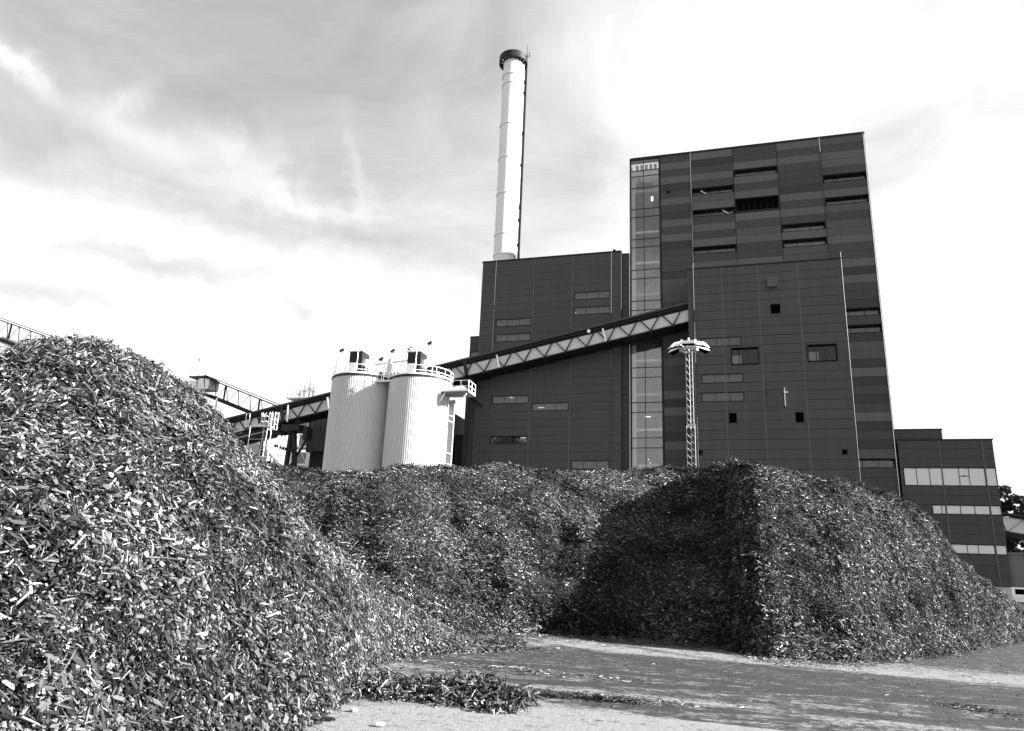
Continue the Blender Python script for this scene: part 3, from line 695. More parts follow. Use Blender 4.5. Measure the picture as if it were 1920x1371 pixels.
def fuel_hall():
    Y = 86.; H = 1.124; TOP = 18.18+18*1.124
    r = thing('fuel_hall', (5, Y, 0), 'plain dark grey panelled block in front of the tower where the conveyor gallery enters', 'building')
    bays = [(-3.15, .3), (.3, 4.5), (4.5, 9.0), (9.0, 13.75)]
    b = MB(); b.box(-3.6, 13.7, 87.0, 95, 0, 38.2); b.build('core_wall', CORE, r)
    # openings (x0,x1,z0,z1) cut the panels around them
    holes = {'A': (-2.35, 2.25, 28.30, 29.42), 'B': (-2.4, 2.28, 23.80, 24.92), 'C': (-2.45, 2.28, 21.55, 22.68),
             'D': (1.05, 4.15, 25.95, 28.05), 'E': (9.45, 12.6, 26.0, 28.05), 'H': (4.72, 6.62, 20.8, 22.9),
             'L1': (.46, 1.42, 18.95, 20.25), 'L2': (7.66, 8.63, 18.9, 20.2), 'L0': (5.68, 6.87, 32.0, 33.3),
             'S1': (12.19, 12.84, 15.28, 15.96), 'S0': (-3.08, -2.52, 15.3, 15.93)}
    def cut(rects, h):
        out = []
        for (x0, x1, z0, z1) in rects:
            a0, a1, b0, b1 = max(x0, h[0]), min(x1, h[1]), max(z0, h[2]), min(z1, h[3])
            if a0 >= a1-.01 or b0 >= b1-.01: out.append((x0, x1, z0, z1)); continue
            if a0-x0 > .05: out.append((x0, a0, z0, z1))
            if x1-a1 > .05: out.append((a1, x1, z0, z1))
            if b0-z0 > .05: out.append((a0, a1, z0, b0))
            if z1-b1 > .05: out.append((a0, a1, b1, z1))
        return out
    for x0, x1 in bays:
        k = 0
        while TOP-k*H > 9:
            z1 = TOP-k*H; rects = [(x0, x1, z1-H, z1)]
            for h in holes.values(): rects = cut(rects, h)
            for q in rects:
                g = .022 if len(rects) == 1 else .012
                panel(r, q[0], q[1], q[2], q[3], Y, FUEL, gap=g)
            k += 1
    k = 0
    while TOP-k*H > 9: # left return wall, facing the hall
        z1 = TOP-k*H
        b = MB(); b.box(-3.74, -3.62, 86.05, 90.0, z1-H+.02, z1-.02)
        if not (z1 > 31.2 and z1-H < 34.6): b.build('panel', HALL, r)
        k += 1
    b = MB(); b.box(-3.75, -3.17, 86.03, 86.15, 9, TOP); b.build('corner_trim', HALL, r)
    window(r, *holes['A'], Y, 3, inner=INTD, brace=[(-.2, 28.4, -.2, 29.3, .3)], splits=[-.65, .9])
    window(r, *holes['B'], Y, 3, inner=INTD, brace=[(-.0, 23.9, -.0, 24.8, .3)], splits=[-.9, .75])
    window(r, *holes['C'], Y, 3, inner=INTD, brace=[(-.0, 21.65, -.0, 22.55, .3)], splits=[-.9, .75])
    for k_, sp in (('D', [1.95, 2.95]), ('E', [10.4, 11.4])):
        h = holes[k_]; w = window(r, *h, Y, 3, rec=.25, inner=BLACKV, splits=sp, fr=TRIM, proud=.16, glassm=GLD)
        b = MB(); b.box(h[0]+.12, sp[0]+.25, Y+.32, Y+.36, h[2]+.12, h[2]+1.25); b.build('lit_cabinet', INTL, w)
    h = holes['H']; b = MB(); b.box(h[0]+.02, h[1]-.02, Y+.03, Y+.12, h[2]+.02, h[3]-.02); b.build('hatch', FUEL, r)
    b = MB(); b.box(6.64, 6.74, Y-.35, Y-.25, 20.8, 23.0); b.box(6.6, 7.05, Y-.4, Y-.25, 22.35, 22.5); b.box(6.66, 6.72, Y-.25, Y, 22.8, 22.9); b.box(6.66, 6.72, Y-.25, Y, 20.9, 21.0); b.build('hoist_post', GALV, r)
    for k_ in ('L0', 'L1', 'L2', 'S1', 'S0'):
        h = holes[k_]; w = MB(); e = .06; p = .2 if k_[0] == 'L' else .05
        for a in ((h[0], h[1], h[3]-e, h[3]), (h[0], h[1], h[2], h[2]+e), (h[0], h[0]+e, h[2]+e, h[3]-e), (h[1]-e, h[1], h[2]+e, h[3]-e)): w.box(a[0], a[1], Y-.03, Y+.9, a[2], a[3])
        lv = w.build('louvre', FUEL if k_ != 'S0' else TRIM, r)
        n = max(3, int((h[3]-h[2])/.14))
        q = MB(); q.box(h[0]+e, h[1]-e, Y+.5, Y+.55, h[2]+e, h[3]-e); q.build('louvre_back', BLACKV if k_ != 'S0' else TRIM, lv)
        for i in range(n):
            z = h[2]+e+(h[3]-h[2]-2*e)*(i+.5)/n
            q = MB(); q.quadbox([(h[0]+e, Y+.10, z-.05), (h[1]-e, Y+.10, z-.05), (h[1]-e, Y+.2, z+.03), (h[0]+e, Y+.2, z+.03), (h[0]+e, Y+.10, z-.035), (h[1]-e, Y+.10, z-.035), (h[1]-e, Y+.2, z+.045), (h[0]+e, Y+.2, z+.045)])
            q.build('slat', BLACKV if k_ != 'S0' else TRIM, lv)
    b = MB(); b.box(5.5, 6.65, Y-.45, Y-.01, 35.3, 36.5); vb = b.build('vent_box', PL, r)
    for i in range(3):
        b = MB(); b.box(5.5, 6.65, Y-.47, Y-.451, 35.42+i*.4, 35.46+i*.4); b.build('seam', TRIM, vb)
    for x in (.3, 4.5, 9.0): cover(r, x, Y, 9, TOP, w=.12)
    b = MB(); b.box(-3.8, 13.85, Y-.07, Y+1.3, TOP, TOP+.16); b.box(-3.78, -3.6, Y+1.3, 90, TOP, TOP+.16); b.build('parapet', TRIM, r)
    b = MB(); b.box(13.68, 13.76, Y+.13, 90, 0, TOP); b.build('corner_trim', FUEL, r)
    downpipe(r, -3.05, Y, 6, TOP+.75); downpipe(r, 13.82, Y+.1, 6, TOP+.85, r=.032)
    b = MB(); b.box(4.6, 4.75, Y-.3, Y, 22.5, 22.6); b.build('wall_lamp', TRIM, r)
fuel_hall()

def office():
    Y = 90.; H = 1.042
    r = thing('office_block', (23.3, Y, 0), 'dark panelled office block at far right with three pale window bands and concrete base', 'building')
    b = MB(); b.box(18.6, 27.9, 90.9, 110, 0, 17.4); b.build('core_wall', CORE, r)
    bays = [(18.62, 22.76), (22.76, 26.95), (26.95, 28.0)]
    TOP = 17.6
    bands = {3: (18.92, 28.0, 12.50, 14.47), 7: (21.35, 28.0, 9.44, 10.42), 11: (22.0, 28.0, 5.33, 6.32)}
    z = TOP; cuts = [17.6, 16.58, 15.53, 14.49]; rows = [(16.58, 17.5), (15.53, 16.58), (14.49, 15.53), (12.48, 14.49), (11.46, 12.48), (10.44, 11.46), (9.42, 10.44), (8.38, 9.42), (7.35, 8.38), (6.33, 7.35), (5.31, 6.33), (4.2, 5.31), (3.15, 4.2), (2.1, 3.15)]
    win_rows = {3: (18.92, [20.23, 21.52, 22.8, 24.39, 25.36, 26.88]), 6: (21.38, [22.33, 22.70, 24.12, 25.49, 26.89]), 10: (22.0, [22.48, 24.32, 25.34, 26.86])}
    for k, (z0, z1) in enumerate(rows):
        if k in win_rows:
            xw, sp = win_rows[k]
            if xw-18.62 > .4: panel(r, 18.62, min(xw, 22.0), z0, z1, Y, OFF)
            else: panel(r, 18.62, xw, z0, z1, Y, OFF, gap=.01)
            w = window(r, xw, 28.0, z0, z1, Y, 3, rec=.05, depth=.14, inner=BLIND, splits=sp, glassm=GLC)
            if k == 3:
                b = MB(); b.box(24.42, 25.33, Y+.03, Y+.10, 13.52, 13.60); b.box(24.8, 24.95, Y+.02, Y+.12, 13.6, 13.66); b.build('transom', TRIM, w)
        else:
            for x0, x1 in bays: panel(r, x0, x1, z0, z1, Y, OFF)
    for x in (22.76, 26.95): cover(r, x, Y-.01, 2.1, 17.5, w=.10)
    b = MB(); b.box(18.6, 28.08, Y-.06, Y+1.1, 17.5, 17.66); b.build('parapet', TRIM, r)
    b = MB(); b.box(27.94, 28.04, Y+.13, 110, 2.1, 17.5); b.build('corner_trim', OFF, r)
    b = MB(); b.box(18.6, 27.9, Y+.12, Y+.9, 0, 2.08); b.build('concrete_base', CONC, r)
    b = MB(); b.box(25.3, 25.42, Y+.05, Y+.12, .4, 1.3); b.build('base_pipe', CONCD, r)
    b = MB(); b.box(24.25, 24.5, Y-.35, Y-.02, 3.95, 4.1); b.build('wall_lamp', WHITE, r)
    # penthouse
    b = MB(); b.box(18.6, 24.0, 93.2, 105, 17.0, 19.3); b.build('penthouse_wall', CORE, r)
    for x0, x1 in ((18.6, 21.1), (21.1, 22.8), (22.8, 24.0)):
        for z0, z1 in ((17.0, 18.25), (18.25, 19.3)): panel(r, x0, x1, z0, z1, 93., OFF)
    b = MB(); b.box(18.6, 24.08, 92.95, 94, 19.3, 19.42); b.build('penthouse_parapet', TRIM, r)
office()

# ------------------------------------------------------------------ chimney
def chimney():
    X, Y = -32.15, 100.; R = 1.68
    r = thing('chimney', (X, Y, 0), 'tall slender white steel chimney with a ring platform rising behind the dark hall', 'chimney')
    zs = [40, 48.8, 52.2, 59.3, 65.7, 71.9, 79.65, 81.4, 85.4]
    for i in range(len(zs)-1):
        b = MB(); b.tube((X, Y, zs[i]), (X, Y, zs[i+1]-.0), R if i < 6 else R-.04, n=64, caps=False); b.build('stack_section', STACK, r, smooth=True)
    for z in zs[1:-1]:
        b = MB(); b.ring((X, Y), R-.05, R+.09, z-.09, z+.09, n=64); b.build('flange', GALV, r)
    b = MB(); b.ring((X, Y), R-.35, R-.03, 85.3, 85.5, n=64); b.build('stack_rim', DSTEEL, r)
    b = MB(); b.ring((X, Y), 2.34, 2.41, 84.2, 85.35, n=64); b.build('platform_skirt', DSTEEL, r)
    b = MB(); b.ring((X, Y), R+.02, R+.12, 84.2, 84.4, n=48); b.ring((X, Y), 2.22, 2.33, 84.2, 84.32, n=48); b.build('platform_ring', DSTEEL, r)
    for i in range(16):
        a = 2*math.pi*i/16+.1; ca, sa = math.cos(a), math.sin(a)
        b = MB(); b.bar((X+ca*(R+.1), Y+sa*(R+.1), 84.45), (X+ca*2.32, Y+sa*2.32, 84.45), .05, .5); b.build('bracket', DSTEEL, r)
        if i not in (8, 9, 7):
            b = MB(); b.ring((X, Y), R+.14, 2.25, 84.75, 84.8, n=6, a0=a+.04, a1=a+2*math.pi/16-.04); b.build('grating', DSTEEL, r)
    a = math.radians(17); cx, cy = X+math.cos(a)*(R+.42), Y+math.sin(a)*(R+.42)
    b = MB(); b.box(cx-.02, cx+.30, cy-.1, cy+.14, 43, 85.6); b.build('cable_tray', DSTEEL, r)
    b = MB()
    for dx in (-.18,): b.tube((cx+dx, cy-.25, 43), (cx+dx, cy-.25, 86.), .035, n=6); b.tube((cx+dx+.0, cy-.6, 43), (cx+dx, cy-.6, 86.), .035, n=6)
    z = 43.3
    while z < 86: b.tube((cx-.18, cy-.6, z), (cx-.18, cy-.25, z), .02, n=5); z += .3
    b.build('ladder', GALV, r)
    for z in (80.5, 78.3, 70.6, 64.8, 57.2, 54.9, 50.6):
        b = MB(); b.box(cx-.32, cx+.02, cy-.3, cy+.1, z, z+.5); b.build('junction_box', DSTEEL, r)
    b = MB(); b.tube((X+2.5, Y-.3, 84.6), (X+2.5, Y-.3, 87.4), .05, n=6); b.tube((X+2.9, Y-.3, 84.9), (X+2.9, Y-.3, 85.9), .07, n=6); b.bar((X+2.4, Y-.3, 85.2), (X+2.95, Y-.3, 85.2), .06); b.build('antenna', DSTEEL, r)
chimney()

# ------------------------------------------------------------------ silos
def silo(x, y, R, top, label):
    r = thing('silo', (x, y, 0), label, 'silo', 'pale ribbed storage silos')
    n = 96; b = MB(); prof = []
    for i in range(n):
        for f, d in ((0, 0), (.40, 0), (.52, .10), (.88, .10)):
            t = 2*math.pi*(i+f)/n; prof.append(((R-d)*math.cos(t), (R-d)*math.sin(t)))
    N = len(prof)
    for z in (0, top):
        for p in prof: b.v.append((x+p[0], y+p[1], z))
    for i in range(N):
        j = (i+1) % N; b.f.append((i, j, N+j, N+i))
    b.build('silo_shell', SILO, r)
    b = MB(); b.ring((x, y), R-.3, R+.07, top, top+.22, n=72); b.build('roof_rim', DSTEEL, r)
    b = MB(); b.tube((x, y, top+.1), (x, y, top+.55), R-.25, .6, n=48); b.build('silo_roof', GALV, r)
    # rail
    b = MB()
    for z in (top+.65, top+1.2): b.ring((x, y), R-.06, R-.01, z, z+.045, n=72)
    b.ring((x, y), R-.06, R-.02, top+.22, top+.4, n=72)
    for i in range(18):
        t = 2*math.pi*i/18; b.box(x+(R-.035)*math.cos(t)-.025, x+(R-.035)*math.cos(t)+.025, y+(R-.035)*math.sin(t)-.025, y+(R-.035)*math.sin(t)+.025, top+.2, top+1.24)
    b.build('handrail', WHITE, r)
    # filter house on the roof
    hx, hy = x-.15, y-1.4
    b = MB(); b.box(hx-.75, hx+.75, hy-.6, hy+1.0, top+.3, top+3.0); fh = b.build('filter_house', DSTEEL, r)
    b = MB(); b.box(hx-.85, hx+.85, hy-.7, hy+1.1, top+3.0, top+3.12); b.build('filter_roof', GALV, fh)
    b = MB(); b.box(hx-.7, hx+.25, hy-.68, hy-.61, top+.5, top+1.75); b.build('door', INTL, fh)
    b = MB(); b.tube((hx+.3, hy-.75, top+.3), (hx+.3, hy-.75, top+3.1), .04, n=6)
    b.build('post', WHITE, r)
    b = MB(); b.box(hx+.75, hx+1.15, hy-.3, hy+.3, top+1.4, top+2.2); b.build('fan_unit', WHITE, r)
    b = MB()
    for z in (top+3.6, top+4.1):
        b.bar((hx-.8, hy-.6, z), (hx+.8, hy-.6, z), .03); b.bar((hx-.8, hy+1.0, z), (hx+.8, hy+1.0, z), .03)
        b.bar((hx-.8, hy-.6, z), (hx-.8, hy+1.0, z), .03); b.bar((hx+.8, hy-.6, z), (hx+.8, hy+1., z), .03)
    for dx in (-.8, 0, .8):
        for dy in (-.6, 1.): b.bar((hx+dx, hy+dy, top+3.1), (hx+dx, hy+dy, top+4.1), .03)
    b.build('roof_rail', WHITE, r)
    return r
def floodlight(x, y, z0, z1, label, s=1):
    r = thing('floodlight_pole', (x, y, z0), label, 'floodlight', 'floodlights on thin poles around the silo tops')
    b = MB(); b.tube((x, y, z0), (x, y, z1), .045, n=8); b.tube((x, y, z1), (x+.35*s, y, z1+.15), .035, n=6); b.build('pole', WHITE, r)
    b = MB(); c = Vector((x+.5*s, y, z1+.12)); b.bar(c+Vector((-.2, 0, -.12)), c+Vector((.22, 0, .14)), .3, .2); b.build('lamp_head', DSTEEL, r)
    b = MB(); b.bar(c+Vector((.02, 0, -.20)), c+Vector((.32, 0, -.12)), .26, .05); b.build('lamp_lens', WHITE, r)
SL = silo(-38.1, 70., 3.4, 20.9, 'ribbed white silo partly shaded, the one farther from the dark hall')
SR = silo(-31.2, 70., 3.4, 20.55, 'ribbed white silo glaring in sun, beside the grey ladder shaft')
def silo_extras():
    r = SR
    # grey service shaft with ladder, standing against the right-hand silo
    b = MB()
    x0, x1, yf = -27.72, -27.05, 69.6
    for i in range(8):
        xa = x0+i*(x1-x0)/8; b.box(xa, xa+.07, yf-.03, yf, 0, 18.6)
    b.box(x0, x1, yf, yf+.22, 0, 18.6); b.build('service_shaft', SILOD, r)
    b = MB()
    for dx in (-.25, .2): b.tube((x0+dx, yf-.5, 2), (x0+dx, yf-.5, 20.5), .03, n=6)
    z = 2.2
    while z < 20.4: b.tube((x0-.25, yf-.5, z), (x0+.2, yf-.5, z), .018, n=5); z += .35
    for z in (6, 10.6, 11.2, 11.8, 12.9, 16.2, 16.8):
        b.bar((x0-.55, yf-.5, z+.2), (x0-.55, yf-.95, z), .05); b.bar((x0-.55, yf-.95, z), (x0+.5, yf-.75, z), .05); b.bar((x0+.5, yf-.75, z), (x1, yf-.05, z-.02), .05)
        b.bar((x0-.55, yf-.5, z+.2), (x0-.1, yf-.5, z+.2), .05)
    b.build('caged_ladder', WHITE, r)
    # access platform near the top, with rails and struts
    b = MB(); b.box(-28.1, -25.0, 68.0, 70.2, 19.0, 19.14); b.build('platform_deck', mat('deck_grating', .10, .8), r)
    b = MB()
    P = [(-28.0, 68.05), (-26.9, 68.05), (-25.9, 68.05), (-25.05, 68.05), (-25.05, 69.1), (-25.05, 70.15)]
    for p in P: b.tube((p[0], p[1], 19.1), (p[0], p[1], 20.3), .035, n=6)
    for q in range(len(P)-1):
        for z in (19.7, 20.28): b.bar((*P[q], z), (*P[q+1], z), .05)
        b.bar((*P[q], 19.22), (*P[q+1], 19.22), .03, .2)
    b.build('platform_rail', WHITE, r)
    b = MB(); b.bar((-25.2, 68.2, 19.0), (-26.8, 68.9, 17.5), .09); b.bar((-27.6, 68.1, 19.0), (-28.4, 68.4, 17.9), .09); b.build('platform_strut', WHITE, r)
silo_extras()
def silo_bridge():
    r = thing('silo_walkway', (-34.6, 70, 20), 'railed steel walkway joining the tops of the two silos', 'walkway')
    b = MB(); b.box(-36.4, -33.2, 67.7, 69.6, 20.35, 20.5); b.build('deck', GALV, r)
    b = MB()
    for y in (67.75, 69.55):
        for z in (21.1, 21.65): b.bar((-36.4, y, z), (-33.2, y, z), .05)
        for x in np.linspace(-36.4, -33.2, 5): b.bar((x, y, 20.5), (x, y, 21.67), .05)
    b.build('rail', WHITE, r)
    b = MB(); b.box(-36.2, -35.5, 69.8, 70.4, 21.0, 22.0); b.box(-35.2, -33.9, 69.8, 70.6, 20.9, 21.9); b.build('valve_box', DSTEEL, r)
    b = MB(); b.tube((-37.3, 70.8, 23.2), (-31.3, 70.8, 23.7), .10, n=8); b.build('dust_pipe', GALV, r)
    for x in (-34.9, -34.6): 
        b = MB(); b.tube((x, 69.2, 20.5), (x, 69.2, 23.4), .13, n=10); b.build('riser_pipe', GALV, r)
silo_bridge()
floodlight(-40.9, 68.6, 21.0, 24.2, 'small floodlight on the outer rim of the farther silo, beside its filter house')
floodlight(-36.3, 71.8, 20.9, 24.9, 'small floodlight rising behind the farther silo toward the walkway', 1)
floodlight(-34.7, 68.0, 20.5, 22.8, 'low floodlight over the walkway between the two silos', -1)
floodlight(-33.1, 71.5, 20.6, 25.0, 'small floodlight just before the sunlit silo filter house', -1)
floodlight(-29.0, 67.6, 20.6, 24.2, 'floodlight on the tall pole at the sunlit silo front rail', -1)

def roof_conveyor():
    # dark covered machine on the sunlit silo, seen through its rails
    r = thing('distribution_conveyor', (-30.5, 71, 20.5), 'dark covered distributor machine on top of the sunlit silo', 'machine')
    b = MB(); b.box(-33.8, -28.2, 70.4, 71.6, 20.8, 21.95); b.build('casing', DSTEEL, r)
    b = MB(); b.tube((-30.6, 71.0, 21.95), (-28.5, 71.0, 21.95), .55, n=12); b.build('cover', DSTEEL, r)
    b = MB(); b.tube((-29.2, 69.6, 20.9), (-29.2, 69.6, 21.7), .18, n=10); b.tube((-32.6, 69.7, 20.8), (-32.6, 69.7, 21.6), .16, n=10); b.build('motor', WHITE, r)
roof_conveyor()

# ------------------------------------------------------------------ main conveyor gallery
def main_gallery():
    Y0, Y1 = 86.5, 89.15; XA, XB = -76., -3.72; SL = .2085
    zb = lambda x: 31.80+SL*(x+3.96)        # underside of the cladding on the near face
    r = thing('conveyor_gallery', (-40, Y0, 0), 'long inclined enclosed conveyor gallery with zigzag bracing climbing to the fuel hall', 'conveyor')
    def beam(x0, x1, ya, yb, o0, o1): # sloped box between offsets above zb
        b = MB(); b.quadbox([(x0, ya, zb(x0)+o0), (x1, ya, zb(x1)+o0), (x1, yb, zb(x1)+o0), (x0, yb, zb(x0)+o0), (x0, ya, zb(x0)+o1), (x1, ya, zb(x1)+o1), (x1, yb, zb(x1)+o1), (x0, yb, zb(x0)+o1)])
        return b
    nodes = [XB-1.9-2.69*i for i in range(27)]
    edges = [XB]+nodes+[XA]
    for i in range(len(edges)-1):
        x1, x0 = edges[i], edges[i+1]
        h = 1.84-.28*min(1, (XB-x1)/60)
        beam(x0+.01, x1-.01, Y0+.30, Y0+.38, 0, h).build('cladding_panel', CLAD, r)
        beam(x0+.01, x1-.01, Y1-.1, Y1-.02, 0, h).build('cladding_panel', CLAD, r)
        beam(x0+.02, x1-.02, Y0-.12, Y1+.1, 2.28, 2.5).build('roof_sheet', ROOFD, r)
        beam(x0+.02, x1-.02, Y0+.32, Y1-.12, -.06, -.01).build('floor_plate', DSTEEL, r)
    beam(XA, XB, Y0-.05, Y0+.2, -.14, .02).build('lower_chord', DSTEEL, r)
    beam(XA, XB, Y1-.02, Y1+.16, -.14, .02).build('lower_chord', DSTEEL, r)
    beam(XA, XB, Y0-.03, Y0+.2, 1.86, 2.12).build('upper_chord', DSTEEL, r)
    beam(XA, XB, Y0-.3, Y0-.2, 2.12, 2.2).build('cable_tray', GALV if False else DSTEEL, r)
    beam(XA, XB, Y0+.25, Y0+.3, 1.6, 2.3).build('eaves_strip', DSTEEL, r)
    for i, x in enumerate(nodes):
        if x < XA+2: break
        for (xa, xb) in ((x, x+1.10), (x, x-1.55)):
            if xb > XB or xb < XA: continue
            b = MB(); b.bar((xa, Y0+.06, zb(xa)), (xb, Y0+.06, zb(xb)+1.95), .13, .13); b.build('brace', DSTEEL, r)
        # cross beams and wind bracing under the floor
        b = MB(); b.bar((x, Y0, zb(x)-.18), (x, Y1, zb(x)-.18), .14, .16); b.build('cross_beam', DSTEEL, r)
        b = MB(); b.bar((x, Y0+.1, zb(x)-.12), (x-2.69, Y1-.1, zb(x-2.69)-.12), .08); b.build('wind_brace', DSTEEL, r)
    for x in (-13.9, -27.75, -51.95):
        b = MB(); b.bar((x+.02, Y0-.08, zb(x)+.02), (x-.4, Y0-.08, zb(x)+1.7), .22, .2); b.build('post', WHITE, r)
    b = MB(); b.bar((-58.2, Y0-.08, zb(-58.2)-.3), (-58.4, Y0-.08, zb(-58.4)+2.1), .2, .2); b.build('post', WHITE, r)
    for x in (-32.2, -59.0):
        b = MB(); b.bar((x+.1, Y0-.1, zb(x)-.1), (x-.45, Y0-.1, zb(x)+2.2), .4, .35); b.build('portal_leg', DSTEEL, r)
    b = MB(); b.box(-16.2, -15.85, Y0-.45, Y0-.2, zb(-16)+1.62, zb(-16)+2.0); b.build('junction_box', WHITE, r)
    # transfer chute boxes below the lower run
    beam(-76, -59.5, Y0+.1, Y1, -1.35, -.2).build('lower_casing', DSTEEL, r)
    beam(-76, -60.5, Y0-.02, Y0+.06, -.9, -.84).build('handrail', GALV, r)
    b = MB(); b.box(-63.0, -61.6, Y0+.05, Y0+.28, zb(-62)+.4, zb(-62)+2.1); b.build('door', DSTEEL, r)
main_gallery()

def trestle(name, loc, legs, label, group):
    r = thing(name, loc, label, 'support', group)
    for nm, a, b_, rad in legs:
        b = MB(); b.tube(a, b_, rad, n=14); b.build(nm, DSTEEL, r, smooth=False)
    return r
t = trestle('gallery_support', (-32.2, 87.6, 0), [('leg', (-32.3, 87.6, 0), (-32.2, 87.6, 26.1), .30), ('strut', (-32.2, 87.6, 23.6), (-30.9, 89.4, 22.4), .16)], 'single tall dark steel column under the gallery at the corner of the hall', 'dark supports under the gallery')
b = MB(); b.box(-33.0, -31.4, 86.6, 89.0, 24.9, 25.6); b.build('head_beam', DSTEEL, t)
t = trestle('gallery_support', (-57.6, 87.6, 0), [('leg', (-58.7, 87.6, 0), (-58.1, 87.6, 19.4), .36), ('leg', (-55.0, 87.6, 0), (-57.7, 87.6, 19.4), .36), ('strut', (-59.4, 87.9, 11.5), (-55.6, 87.9, 18.2), .17), ('strut', (-60.2, 87.2, 17.0), (-57.2, 87.2, 16.2), .2)], 'splayed two legged dark trestle under the lower end of the gallery', 'dark supports under the gallery')
b = MB(); b.box(-59.3, -56.4, 86.7, 89.0, 19.0, 19.9); b.build('head_beam', DSTEEL, t)
b = MB(); b.box(-55.6, -55.0, 86.6, 88, 17.7, 19.4); b.build('drive_box', DSTEEL, t)

def access_stair():
    r = thing('access_platform', (-61, 85.5, 0), 'white caged ladders and small landings hanging at the lower gallery door', 'ladder')
    def cage(x, y, z0, z1, w=.8):
        b = MB()
        for dx in (0, w):
            for dy in (0, -.7): b.tube((x+dx, y+dy, z0), (x+dx, y+dy, z1), .035, n=6)
        b.tube((x+w*.5, y-.85, z0), (x+w*.5, y-.85, z1), .03, n=6)
        z = z0
        while z <= z1+.01:
            b.bar((x, y, z), (x+w, y, z), .035); b.bar((x, y-.7, z), (x+w, y-.7, z), .035); b.bar((x, y, z), (x, y-.7, z), .035); b.bar((x+w, y, z), (x+w, y-.7, z), .035); z += .75
        return b
    cage(-60.4, 86.1, 19.0, 21.4, .9).build('cage', WHITE, r)
    cage(-61.7, 86.1, 19.4, 21.3, .7).build('cage', WHITE, r)
    b = MB(); b.box(-64.2, -60.1, 85.3, 86.2, 19.35, 19.47); b.build('landing', GALV, r)
    b = MB(); 
    for x in (-64.2, -63.6): b.tube((x, 85.4, 19.4), (x, 85.4, 21.2), .035, n=6)
    for z in (20.3, 21.2): b.bar((-64.2, 85.4, z), (-63.6, 85.4, z), .04)
    b.build('rail', WHITE, r)
    b = MB(); b.tube((-61.4, 85.6, 15.2), (-61.2, 85.6, 19.4), .04, n=6); b.tube((-60.8, 85.6, 15.2), (-60.6, 85.6, 19.4), .04, n=6)
    z = 15.3
    while z < 19.4: b.bar((-61.4+.05*(z-15), 85.6, z), (-60.8+.05*(z-15), 85.6, z), .03); z += .4
    b.build('ladder', WHITE, r)
    b = MB(); b.box(-63.3, -59.7, 85.2, 86.2, 15.05, 15.2); b.build('landing', GALV, r)
    b = MB()
    for x in (-63.2, -59.8): b.tube((x, 85.3, 14.6), (x, 85.3, 19.3), .05, n=6)
    for z in (16.1, 17.6): b.bar((-63.2, 85.3, z), (-59.8, 85.3, z), .035)
    b.build('rail', WHITE, r)
    cage(-60.0, 86.2, 3.0, 15.0, .8).build('cage', GALV, r)
    cage(-59.2, 86.9, 14.0, 18.2, .8).build('cage', GALV, r)
access_stair()

def open_gallery(name, loc, xa, xb, za, zb_, Y0, label, h=2.4, sp=2.2, under=1.3, clad=None, W=2.6):
    r = thing(name, loc, label, 'conveyor', 'open truss conveyor galleries')
    z = lambda x: za+(zb_-za)*(x-xa)/(xb-xa)
    def beam(x0, x1, ya, yb, o0, o1):
        b = MB(); return b.quadbox([(x0, ya, z(x0)+o0), (x1, ya, z(x1)+o0), (x1, yb, z(x1)+o0), (x0, yb, z(x0)+o0), (x0, ya, z(x0)+o1), (x1, ya, z(x1)+o1), (x1, yb, z(x1)+o1), (x0, yb, z(x0)+o1)])
    beam(xa, xb, Y0-.15, Y0+W+.15, .15, .27).build('roof_sheet', ROOFD, r)
    beam(xa, xb, Y0, Y0+.14, -.22, -.05).build('upper_chord', DSTEEL, r)
    beam(xa, xb, Y0+W, Y0+W+.14, -.22, -.05).build('upper_chord', DSTEEL, r)
    beam(xa, xb, Y0-.02, Y0+.14, -h-.2, -h).build('lower_chord', DSTEEL, r)
    beam(xa, xb, Y0+.1, Y0+W, -h-under*.35, -h+.1).build('belt_trough', DSTEEL, r)
    x = xa; k = 0
    while x < xb-sp*.4:
        x2 = min(x+sp, xb)
        b = MB(); b.bar((x, Y0+.06, z(x)-.1), (x+sp*.25, Y0+.06, z(x+sp*.25)-h), .09) if k % 1 == 0 else 0
        b.build('brace', DSTEEL, r)
        b = MB(); b.bar((x+sp*.25, Y0+.06, z(x+sp*.25)-h), (x2, Y0+.06, z(x2)-.1), .055); b.build('brace', DSTEEL, r)
        if k % 3 == 1:
            b = MB(); b.bar((x, Y0+W, z(x)-.1), (x, Y0+W, z(x)-h), .2); b.build('post', DSTEEL, r)
        b = MB(); b.bar((x, Y0, z(x)-.15), (x, Y0+W, z(x)-.15), .09); b.build('cross_beam', DSTEEL, r)
        x = x2; k += 1
    return r, z
g2, z2 = open_gallery('truss_gallery', (-71, 92, 0), -77.9, -62.5, 28.9, 23.4, 92., 'open truss conveyor descending to meet the main gallery from its head platform', h=2.5)
b = MB(); b.box(-80.6, -77.6, 91.8, 94.8, 28.75, 28.95); b.build('head_roof', ROOFD, g2)
b = MB(); b.box(-78.9, -76.9, 92.1, 94.5, 26.9, 28.6); b.build('head_house', WHITE, g2)
b = MB(); b.box(-82.5, -76.2, 90.6, 92.0, 25.8, 25.98); b.build('head_platform', GALV, g2)
b = MB()
for x in np.linspace(-82.4, -76.3, 8): b.bar((x, 90.65, 25.95), (x, 90.65, 27.2), .06)
for z in (26.6, 27.2): b.bar((-82.4, 90.65, z), (-76.3, 90.65, z), .06)
b.build('platform_rail', WHITE, g2)
b = MB()
for x in (-76.8, -73.9): b.bar((x, 90.8, 0), (x, 90.8, 26.2 if x < -75 else 25.0), .22)
b.build('post', WHITE, g2)
b = MB(); b.box(-82.6, -79.4, 92.2, 94.6, 25.9, 28.3); b.build('drive_house', WHITE, g2)
